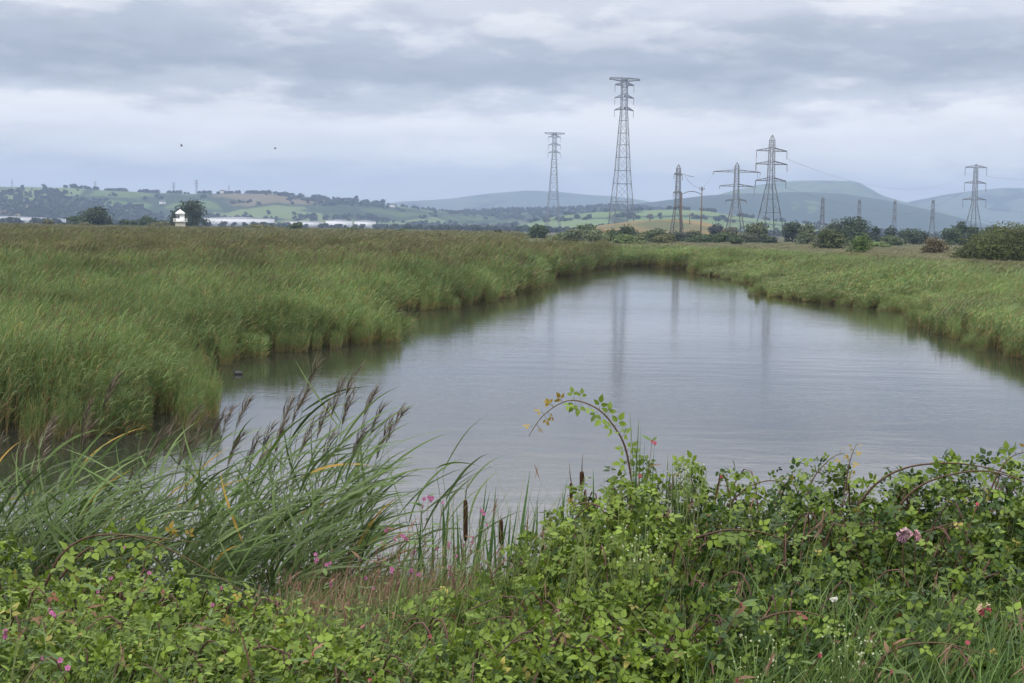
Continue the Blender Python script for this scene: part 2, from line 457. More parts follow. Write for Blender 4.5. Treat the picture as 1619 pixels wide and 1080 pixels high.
# ------------------------------------------------------------------ hills
def hill_material(name, greens, wood, hedge=True, field=(0.006, 0.0028), wood_amt=0.5, tan=None):
    m = bpy.data.materials.new(name); m.use_nodes = True
    t = m.node_tree; b = t.nodes['Principled BSDF']; b.inputs['Roughness'].default_value = 0.95; b.inputs['Specular IOR Level'].default_value = 0.05
    g = t.nodes.new('ShaderNodeNewGeometry')
    mp = t.nodes.new('ShaderNodeMapping'); mp.inputs['Scale'].default_value = (field[0], field[1], 0); mp.inputs['Rotation'].default_value = (0, 0, 0.3)
    t.links.new(g.outputs['Position'], mp.inputs[0])
    nw = t.nodes.new('ShaderNodeTexNoise'); nw.inputs['Scale'].default_value = 2.0; t.links.new(mp.outputs[0], nw.inputs['Vector'])
    ad = t.nodes.new('ShaderNodeMix'); ad.data_type = 'VECTOR'; ad.inputs[0].default_value = 0.25
    t.links.new(mp.outputs[0], ad.inputs[4]); t.links.new(nw.outputs['Color'], ad.inputs[5])
    v = t.nodes.new('ShaderNodeTexVoronoi'); v.inputs['Scale'].default_value = 1.0; t.links.new(ad.outputs[1], v.inputs['Vector'])
    ve = t.nodes.new('ShaderNodeTexVoronoi'); ve.feature = 'DISTANCE_TO_EDGE'; ve.inputs['Scale'].default_value = 1.0; t.links.new(ad.outputs[1], ve.inputs['Vector'])
    r = t.nodes.new('ShaderNodeValToRGB'); r.color_ramp.interpolation = 'CONSTANT'
    cols = list(greens)
    while len(r.color_ramp.elements) < len(cols): r.color_ramp.elements.new(0.5)
    for k, (e, c) in enumerate(zip(r.color_ramp.elements, cols)):
        e.position = k / len(cols); e.color = (*c, 1)
    sp = t.nodes.new('ShaderNodeSeparateColor'); t.links.new(v.outputs['Color'], sp.inputs[0]); t.links.new(sp.outputs[0], r.inputs[0])
    src = r.outputs[0]
    if hedge:
        h = t.nodes.new('ShaderNodeMapRange'); h.inputs[1].default_value = 0.03; h.inputs[2].default_value = 0.06
        t.links.new(ve.outputs[0], h.inputs[0])
        mx = t.nodes.new('ShaderNodeMix'); mx.data_type = 'RGBA'; t.links.new(h.outputs[0], mx.inputs[0])
        mx.inputs[6].default_value = (*wood, 1); t.links.new(src, mx.inputs[7]); src = mx.outputs[2]
    nz = t.nodes.new('ShaderNodeTexNoise'); nz.inputs['Scale'].default_value = 0.0045; nz.inputs['Detail'].default_value = 6; nz.inputs['Roughness'].default_value = 0.6
    t.links.new(g.outputs['Position'], nz.inputs['Vector'])
    w = t.nodes.new('ShaderNodeMapRange'); w.inputs[1].default_value = 1 - wood_amt - 0.02; w.inputs[2].default_value = 1 - wood_amt + 0.02
    t.links.new(nz.outputs[0], w.inputs[0])
    mx2 = t.nodes.new('ShaderNodeMix'); mx2.data_type = 'RGBA'; t.links.new(w.outputs[0], mx2.inputs[0])
    t.links.new(src, mx2.inputs[6]); mx2.inputs[7].default_value = (*wood, 1)
    t.links.new(mx2.outputs[2], b.inputs['Base Color'])
    return m


GREENS = [(0.07, 0.12, 0.04), (0.095, 0.135, 0.05), (0.06, 0.10, 0.035), (0.11, 0.145, 0.06), (0.075, 0.115, 0.04), (0.115, 0.10, 0.06), (0.08, 0.13, 0.04), (0.055, 0.085, 0.03)]
MOOR = [(0.075, 0.11, 0.05), (0.085, 0.115, 0.055), (0.07, 0.10, 0.045)]
WOOD = (0.025, 0.042, 0.022)


class Ridge:
    def __init__(s, name, sky, D0, D1, back, mat, rough=2.0, power=1.0, z0=0.0):
        s.sky = np.array(sky, float); s.D0, s.D1, s.z0 = D0, D1, z0
        s.back = back; s.rough = rough; s.power = power; s.seed = len(name) * 1.7 + D1 * 0.01
        px = np.linspace(s.sky[0, 0], s.sky[-1, 0], 220)
        vv = np.concatenate([np.linspace(0, 1, 26), np.linspace(1.06, 1.6, 8)])
        V = np.array([[s.pos(p, v) for p in px] for v in vv]); nv, npx = V.shape[:2]
        i = np.arange(nv - 1)[:, None] * npx; j = np.arange(npx - 1)[None]
        mb = MB(); mb.add(V.reshape(-1, 3), np.stack([i + j, i + j + 1, i + npx + j + 1, i + npx + j], -1).reshape(-1, 4))
        s.o = mb.build(name, mat, smooth=True); tag(s.o, None, None, kind='structure')

    def crest(s, px):
        y = np.interp(px, s.sky[:, 0], s.sky[:, 1])
        return EYE + (hz(px) - y) / FPX * s.D1

    def pos(s, px, v):
        D = s.D0 + (s.D1 - s.D0) * v
        f = smooth01(v) ** s.power if v <= 1 else max(1 - ((v - 1) / 0.6) ** 1.5 * s.back, 0)
        zc = s.crest(px)
        z = s.z0 + (zc - s.z0) * f
        z += s.rough * (vnoise(np.float64(px), np.float64(v * 40), 0.05, s.seed)) * min(1, max(0, 4 * v * (1 - v))) if v < 1 else 0
        p = at_h(px, hz(px), D)
        return np.array((p[0], p[1], z - 0.6 * (v == 0)))


M_HILL = hill_material('farmland', GREENS, WOOD, wood_amt=0.47)
M_HILLW = hill_material('wooded_slope', GREENS, WOOD, wood_amt=0.60)
M_FIELD = hill_material('valley_fields', [(0.085, 0.145, 0.06), (0.11, 0.155, 0.06), (0.095, 0.14, 0.05)], WOOD, wood_amt=0.36, field=(0.0045, 0.0035))
M_MOOR = hill_material('moorland', MOOR, (0.03, 0.045, 0.03), hedge=False, wood_amt=0.40)
M_FAR = hill_material('far_upland', [(0.06, 0.085, 0.06), (0.075, 0.10, 0.055)], WOOD, hedge=False, wood_amt=0.45)
M_TAN = hill_material('dry_grass', [(0.17, 0.125, 0.065), (0.14, 0.11, 0.055), (0.18, 0.14, 0.075)], (0.09, 0.10, 0.06), hedge=False, field=(0.05, 0.03), wood_amt=0.42)

R_LEFT = Ridge('hill', [(-700, 296), (-300, 300), (-100, 302), (0, 300), (115, 301), (160, 304), (230, 307), (300, 309), (360, 308), (430, 308), (470, 311), (520, 316), (560, 319), (600, 323),
                        (660, 331), (710, 336), (780, 341), (860, 350), (930, 362)], 2300, 3300, 0.5, M_HILL, rough=4, power=1.0)
R_WOOD = Ridge('hill', [(520, 357), (600, 348), (680, 340), (740, 335), (800, 332), (860, 332), (920, 329), (960, 326), (1000, 327), (1060, 334), (1120, 345), (1180, 357)], 2500, 3600, 0.6, M_HILLW, rough=2)
R_FIELD = Ridge('hill', [(780, 362), (840, 352), (880, 342), (940, 336), (1000, 334), (1070, 332), (1120, 335), (1160, 342), (1220, 350), (1300, 357), (1400, 366), (1500, 370)], 1750, 2450, 0.6, M_FIELD, rough=1)
R_DARK = Ridge('hill', [(940, 345), (1000, 324), (1050, 318), (1110, 311), (1170, 308), (1250, 306), (1330, 309), (1400, 320), (1470, 335), (1530, 350), (1600, 364), (1700, 372)], 3600, 4700, 0.5, M_HILLW, rough=6)
R_TOP = Ridge('hill', [(1040, 330), (1120, 313), (1160, 302), (1195, 295), (1222, 291), (1255, 289), (1300, 288.5), (1340, 290), (1358, 294), (1372, 301), (1390, 311), (1415, 319), (1450, 327), (1500, 339), (1570, 356)], 5300, 6200, 0.4, M_MOOR, rough=4)
R_FARR = Ridge('hill', [(1330, 345), (1400, 330), (1440, 321), (1490, 312), (1540, 306), (1580, 303), (1640, 304), (1720, 300), (1850, 304), (2100, 300)], 6200, 7050, 0.3, M_FAR, rough=6)
R_FARC = Ridge('hill', [(480, 345), (560, 328), (640, 319), (710, 315), (770, 307), (830, 302), (880, 304), (930, 309), (970, 311), (1010, 317), (1060, 325), (1140, 340)], 6000, 7000, 0.3, M_FAR, rough=6)
R_TAN = Ridge('grass_mound', [(860, 378), (900, 370), (950, 356), (1000, 350), (1060, 347), (1105, 350), (1135, 357), (1165, 367), (1200, 376)], 560, 680, 0.8, M_TAN, rough=0.4)
R_TAN.o['kind'] = 'structure'

# ------------------------------------------------------------------ haze: one closed box of even air round everything
hm = bpy.data.materials.new('haze_air'); hm.use_nodes = True
ht = hm.node_tree; ht.nodes.clear()
ho = ht.nodes.new('ShaderNodeOutputMaterial'); hv = ht.nodes.new('ShaderNodeVolumePrincipled')
hv.inputs['Color'].default_value = (0.44, 0.58, 0.83, 1); hv.inputs['Density'].default_value = 0.00017
hv.inputs['Anisotropy'].default_value = 0.0
ht.links.new(hv.outputs[0], ho.inputs['Volume'])
hb = MB(); hb.box((0, 0, 148), (15900, 15900, 300))
haze = hb.build('haze', hm); tag(haze, None, None, kind='stuff')


# ------------------------------------------------------------------ instanced stuff
def instancer(name, protos, pos, rotz, scale, idx, label=None, cat=None):
    col = bpy.data.collections.new(name + '_forms')
    for k, p in enumerate(protos): col.objects.link(p)
    me = bpy.data.meshes.new(name); n = len(pos)
    me.vertices.add(n); me.vertices.foreach_set('co', np.asarray(pos, np.float32).ravel())
    a = me.attributes.new('turn', 'FLOAT_VECTOR', 'POINT')
    rv = np.zeros((n, 3), np.float32); rv[:, 2] = rotz; a.data.foreach_set('vector', rv.ravel())
    a = me.attributes.new('size', 'FLOAT_VECTOR', 'POINT'); a.data.foreach_set('vector', np.asarray(scale, np.float32).ravel())
    a = me.attributes.new('form', 'INT', 'POINT'); a.data.foreach_set('value', np.asarray(idx, np.int32))
    o = bpy.data.objects.new(name, me); C.objects.link(o)
    ng = bpy.data.node_groups.new(name, 'GeometryNodeTree')
    ng.interface.new_socket('Geometry', in_out='INPUT', socket_type='NodeSocketGeometry')
    ng.interface.new_socket('Geometry', in_out='OUTPUT', socket_type='NodeSocketGeometry')
    gi = ng.nodes.new('NodeGroupInput'); go = ng.nodes.new('NodeGroupOutput')
    ci = ng.nodes.new('GeometryNodeCollectionInfo'); ci.inputs[0].default_value = col
    ci.inputs['Separate Children'].default_value = True; ci.inputs['Reset Children'].default_value = True
    ip = ng.nodes.new('GeometryNodeInstanceOnPoints'); ip.inputs['Pick Instance'].default_value = True

    def na(nm, dt):
        x = ng.nodes.new('GeometryNodeInputNamedAttribute'); x.data_type = dt; x.inputs[0].default_value = nm; return x.outputs[0]
    ng.links.new(gi.outputs[0], ip.inputs['Points']); ng.links.new(ci.outputs[0], ip.inputs['Instance'])
    ng.links.new(na('form', 'INT'), ip.inputs['Instance Index'])
    e2r = ng.nodes.new('FunctionNodeEulerToRotation'); ng.links.new(na('turn', 'FLOAT_VECTOR'), e2r.inputs[0]); ng.links.new(e2r.outputs[0], ip.inputs['Rotation'])
    ng.links.new(na('size', 'FLOAT_VECTOR'), ip.inputs['Scale'])
    ng.links.new(ip.outputs[0], go.inputs[0])
    md = o.modifiers.new('scatter', 'NODES'); md.node_group = ng
    tag(o, label, cat, kind='stuff')
    return o


LEAF_G = np.array((0.105, 0.168, 0.042)); LEAF_Y = np.array((0.19, 0.20, 0.06)); LEAF_B = np.array((0.165, 0.228, 0.100))
STRAW = np.array((0.24, 0.17, 0.075)); PLUME = np.array((0.138, 0.125, 0.058))


def reed_patch(k, n=88, R=0.62, plume=0.0, green=0.6, straw=0.25):
    mb = MB()
    x, y = rnd(n, -R, R), rnd(n, -R, R)
    h = np.where(rng.random(n) < 0.12, rnd(n, 1.05, 1.22), rnd(n, 0.70, 1.06))
    lx = rnd(n, 0.04, 0.30) * h; ly = rnd(n, -0.08, 0.12) * h
    base = np.stack([x, y, np.zeros(n) - 0.1], -1)
    tip = base + np.stack([lx, ly, h + 0.1], -1)
    mid = (base + tip) / 2 + np.stack([-lx * 0.18, -ly * 0.18, 0 * h], -1)
    P = np.stack([base, mid, tip], 1)
    side = norm(np.tile(np.array((1.0, 0.25, 0)), (n, 1)))
    dead = (rng.random(n) < 0.10)[:, None]
    c0 = np.where(rng.random(n)[:, None] < .45, LEAF_G * .8, STRAW) * rnd(n, 0.45, 1.0)[:, None]; c1 = np.where(dead, STRAW * 1.25, LEAF_G * rnd(n, 0.8, 1.2)[:, None])
    mb.ribbons(P, np.array([0.0055, 0.0045, 0.002]), side, np.stack([c0, 0.5 * c0 + 0.5 * c1, c1], 1))
    m = 7
    for q in range(m):
        t = np.clip(rnd(n, .12, .34) + 0.68 * (q + rnd(n, 0, 1)) / m, 0, 1)
        o = np.where((t < 0.5)[:, None], base + (mid - base) * (t * 2)[:, None], mid + (tip - mid) * (t * 2 - 1)[:, None])
        a = rng.normal(0.1, 0.6, n); a = np.where(rng.random(n) < 0.15, a + math.pi, a)
        d = norm(np.stack([np.cos(a), np.sin(a), rnd(n, 0.6, 1.9)], -1))
        ln = rnd(n, 0.18, 0.38)
        p1 = o + d * (ln * 0.5)[:, None]
        d2 = norm(d + np.stack([0.55 + 0 * a, 0 * a, rnd(n, -0.95, -0.1)], -1))
        p2 = p1 + d2 * (ln * 0.5)[:, None]
        sd2 = norm(np.cross(d, rng.normal(0, 1, (n, 3)) * 0.6 + np.array((0, 0.2, 1.0))))
        mixr = rng.random(n)[:, None]
        c = LEAF_G * (1 - mixr * green) + LEAF_B * mixr * green
        yel = (rng.random(n) < (0.12 + straw * (t < 0.45)))[:, None]
        c = np.where(yel, LEAF_Y, c); c = np.where((t[:, None] < 0.42) & (rng.random(n) < 0.6)[:, None], STRAW * 0.85, c)
        c = np.where(dead & (rng.random(n) < .6)[:, None], STRAW * 1.1, c)
        c = c * (rnd(n, 0.62, 1.25) * (1 + .35 * (rng.random(n) < .22)))[:, None]
        mb.ribbons(np.stack([o, p1, p2], 1), np.array([0.006, 0.0095, 0.001]), sd2, c)
    if plume > 0:
        s = rng.random(n) < plume; m2 = int(s.sum())
        b = tip[s]
        for q in range(3):
            d = norm(np.stack([rnd(m2, 0.1, 0.8), rnd(m2, -0.3, 0.3), rnd(m2, 0.8, 1.1)], -1))
            l2 = rnd(m2, 0.14, 0.24)[:, None]
            mb.ribbons(np.stack([b - 0.05 * d, b + d * l2 * 0.45, b + d * l2 + np.array((0.05, 0, -0.03))], 1), np.array([0.004, 0.014, 0.003]),
                       norm(np.cross(d, rng.normal(0, 1, (m2, 3)))), PLUME * rnd(m2, 0.7, 1.4)[:, None])
    return mb.build('reed_tuft_%02d' % k, M_REED, link=False)


def reed_forms():
    f = [reed_patch(k, plume=0.0, green=0.7) for k in range(4)]
    f += [reed_patch(4 + k, plume=0.22, green=0.35) for k in range(3)]
    f += [reed_patch(7 + k, plume=0.55, green=0.25) for k in range(3)]
    return f


def center_x(y):
    yy = np.array([0, 15, 30, 40, 60, 90, 125, 150]); xx = np.array([0, 1.5, 3, 4, 6, 8, 10, 11.5])
    return np.interp(y, yy, xx)


def reed_points(side, y0, y1, step, xl):
    nx = int(2 * xl / step); ny = int((y1 - y0) / step)
    gx, gy = np.meshgrid(np.arange(nx) * step - xl, np.arange(ny) * step + y0)
    x = gx.ravel() + rnd(gx.size, -0.5, 0.5) * step; y = gy.ravel() + rnd(gx.size, -0.5, 0.5) * step
    k = np.abs(x) < 0.46 * y + 4
    x, y = x[k], y[k]
    cx = center_x(y)
    k = (x < cx) if side == 'left' else (x >= cx)
    x, y = x[k], y[k]
    s = np.full(len(x), 99.0)
    nr = y < 200
    s[nr] = pond_sd(np.stack([x[nr], y[nr]], -1))
    edge = 0.50 + 0.5 * vnoise(x, y, 1.3, 2.0) - 0.6 * (rng.random(len(x)) < 0.10)
    k = s > (edge - 0.30 if side == 'right' else edge - 0.40)
    return x[k], y[k], s[k]


CLUMPS = [(825, 447, 4.5, 1.35), (590, 528, 2.2, 1.2), (270, 640, 2.0, 1.15), (700, 478, 4.0, 1.15), (1250, 452, 5.0, 1.3), (1390, 478, 4.0, 1.3), (1560, 540, 3.0, 1.2), (1040, 415, 8.0, 1.2), (1140, 425, 5.0, 1.2)]


def stray_points(i0, i1, n):
    out_ = []
    while len(out_) < n:
        i = random.randrange(i0, i1); u = random.random()
        q = pond[i] * (1 - u) + pond[i + 1] * u + np.array((random.gauss(0, .7), random.gauss(0, .9)))
        sdv = pond_sd(q[None])[0]
        if -1.4 < sdv < 0.1: out_.append(np.array((q[0], q[1], 0)))
    return out_


def reed_bed(side, label):
    fx, fy, fs, st = [], [], [], []
    zones = [(20, 46, 0.44, 26), (46, 80, 0.62, 42), (80, 150, 1.0, 74), (150, 300, 1.9, 145), (300, 640, 4.0, 300)] if side == 'left' else \
            [(28, 70, 0.55, 38), (70, 150, 0.9, 74), (150, 300, 1.9, 145), (300, 430, 4.0, 210)]
    for (a, b, step, xl) in zones:
        x, y, s = reed_points(side, a, b, step, xl)
        fx.append(x); fy.append(y); fs.append(s); st.append(np.full(len(x), step))
    x, y, s, st = map(np.concatenate, (fx, fy, fs, st)); n = len(x)
    z = ground_z(x, y) - 0.03
    big = vnoise(x, y, 0.16, 5.0); wide = vnoise(x, y, 0.045, 9.0)
    if side == 'left':
        h = np.interp(y, [20, 45, 90, 160], [1.12, 1.15, 1.55, 1.7]) * (1 + 0.15 * big + 0.13 * vnoise(x, y, 0.75, 3.3) + 0.12 * rng.normal(0, 1, n))
        h *= np.where(s < 0.9, rnd(n, 0.7, 0.95), 1)
        h = np.where((y > 150) & (x > 0.0 * y), 0.8 * (1 + .15 * big), h)
        plumed = smooth01((y + 14 * wide + 5 * big - 50) / 70) * np.where((y > 140) & (x > 0), .5, .78)
    else:
        h = np.interp(s, [0, 1.5, 5, 14, 30, 60], [0.42, 0.70, 1.30, 1.35, 0.95, 0.62]) * (1 + 0.2 * big + 0.07 * rng.normal(0, 1, n))
        h = np.where((y > 120) & (s < 14), 1.55 * (1 + 0.18 * big), h); h = np.where(y > 170, 0.7, h)
        h = np.where((y < 60) & (s < 4), np.maximum(h, 0.85), h)
        plumed = smooth01((s + 6 * wide - 12) / 28) * 0.62
    for (cpx, cpy, rad_, mul_) in CLUMPS:                       # taller stands of reed at the points of the bank
        cc = at_z(cpx, cpy); f = np.exp(-((x - cc[0]) ** 2 + ((y - cc[1]) / 1.6) ** 2) / rad_ ** 2)
        h = h * (1 + (mul_ - 1) * f); plumed = plumed * (1 - 0.9 * f)
    if side == 'left':                                          # a few thin reeds standing out in the water
        cc = [at_z(px_, py_) for px_, py_ in zip(rnd(34, 250, 335), rnd(34, 600, 662))] + stray_points(0, 20, 110); m_ = len(cc); cc = np.array(cc)
        x = np.concatenate([x, cc[:, 0]]); y = np.concatenate([y, cc[:, 1]]); z = np.concatenate([z, np.full(m_, -0.1)]); h = np.concatenate([h, rnd(m_, .6, .95)])
        st = np.concatenate([st, np.full(m_, 0.3)]); plumed = np.concatenate([plumed, np.zeros(m_)]); n += m_
    else:
        cc = np.array(stray_points(23, 34, 80)); m_ = len(cc)
        x = np.concatenate([x, cc[:, 0]]); y = np.concatenate([y, cc[:, 1]]); z = np.concatenate([z, np.full(m_, -0.1)]); h = np.concatenate([h, rnd(m_, .4, .9)])
        st = np.concatenate([st, np.full(m_, 0.3)]); plumed = np.concatenate([plumed, np.zeros(m_)]); n += m_
    r = rng.random(n)
    idx = np.where(r < plumed * 0.75, rng.integers(7, 10, n), np.where(r < plumed * 1.2 + 0.06, rng.integers(4, 7, n), rng.integers(0, 4, n)))
    w = st / 0.55 * 0.62 / 0.62
    w = np.where(st < 0.35, rnd(n, .22, .42), np.clip(st * 1.5, 0.72, 5.0)) * rnd(n, 0.9, 1.15)
    sc = np.stack([w, w, h], -1)
    # stems keep their natural width by turning only a little: the whole bed leans with the wind
    return instancer('reed_bed', reed_forms(), np.stack([x, y, z], -1), rng.normal(0, 0.28, n), sc, idx, label, 'reeds')


reed_bed('left', 'wide reed bed filling the left bank up to the lighthouse, green in front and brown plumed behind')
reed_bed('right', 'grassy reed fringe along the far and right bank below the bushes')


# ------------------------------------------------------------------ trees and bushes
T_V = np.array([(-0.5, -0.1, 0), (0, -0.5, 0.06), (0.5, 0.05, 0), (0.05, 0.5, 0.08), (0.0, 0.0, 0.16)])
T_F = [np.array([(0, 1, 4), (1, 2, 4), (2, 3, 4), (3, 0, 4)])]


def crown_mb(w, h, depth, leaf, n, col, blobs=9, skirt=0.0, ragged=0.12, dark=0.7):
    """clumps of leaves over an uneven set of lobes; base of the crown at z=0"""
    mb = MB(); per = n // blobs
    for b in range(blobs):
        a = random.uniform(0, 2 * math.pi); rr = math.sqrt(random.random()) * 0.62
        t = (b + random.random()) / blobs
        r = random.uniform(0.26, 0.40)
        env = math.sqrt(max(0.05, 1 - (t * 0.92) ** 2)) if skirt < 0.5 else math.sqrt(max(0.1, 1 - abs(2 * t - 0.9) ** 2))
        cx = rr * math.cos(a) * w / 2 * env; cy = rr * math.sin(a) * depth / 2 * env
        rz = r * h * 0.62; cz = rz * 0.8 + t * (h - rz * 1.8)
        rx = r * w * (0.75 + 0.25 * env)
        d = norm(rng.normal(0, 1, (per, 3)))
        q = rnd(per, 0.55, 1.0) ** 0.6
        bump = 1 + ragged * (np.sin(d[:, 0] * 7 + b) * np.cos(d[:, 1] * 6 + b * 2) + np.sin(d[:, 2] * 9 + b * 3)) + rng.normal(0, ragged * 0.6, per)
        p = np.stack([cx + d[:, 0] * rx * q * bump, cy + d[:, 1] * rx * depth / w * q * bump, cz + d[:, 2] * rz * q * bump], -1)
        p[:, 2] = np.maximum(p[:, 2], rnd(per, 0, 0.06) * h)
        nrm = norm(d + rng.normal(0, 0.55, (per, 3)) + np.array((0, 0, 0.35)))
        up = rng.normal(0, 1, (per, 3))
        Rm = frames(np.cross(nrm, up), nrm)
        tint = random.uniform(dark, 1.2)
        c = np.asarray(col) * (tint * rnd(per, 0.7, 1.3))[:, None]
        mb.scatter(T_V, T_F, p, Rm, leaf * rnd(per, 0.7, 1.5), c)
    return mb


def tree(name, label, cat, px, top, w_px, D, col, trunk=0.12, blobs=9, n=1500, z0=None, group=None, leafpx=2.0, skirt=0.0, depth=1.0, ragged=0.20):
    base = at_h(px, hz(px), D); z0 = 0.1 if z0 is None else z0; base[2] = z0
    m = D / FPX
    H = EYE + (hz(px) - top) * m - z0; W = w_px * m
    t = thing(name, label, cat, base, group)
    cr_ = crown_mb(W, H * (1 - trunk), W * depth, leafpx * m, n, col, blobs, skirt, ragged)
    for v in cr_.V: v += base + np.array((0, 0, H * trunk))
    tr = MB()
    r0 = max(0.05, 0.030 * H)
    tr.tube([base + (0, 0, -0.2), base + (0.02 * W, 0, H * 0.3), base + (0, 0.02 * W, H * 0.75)], [r0, r0 * 0.75, r0 * 0.2], 7)
    for k in range(5):
        a = k * 1.3 + random.random(); z = H * random.uniform(0.15, 0.45)
        e = base + np.array((math.cos(a) * W * 0.3, math.sin(a) * W * 0.3, min(z + H * 0.28, H * 0.8)))
        tr.tube([base + (0, 0, z), (base + (0, 0, z + H * 0.08) + e) / 2, e], [r0 * 0.5, r0 * 0.35, r0 * 0.12], 5)
    tr.build('trunk', M_BARK, t, smooth=True)
    cr_.build('crown', M_TREE, t)
    return t


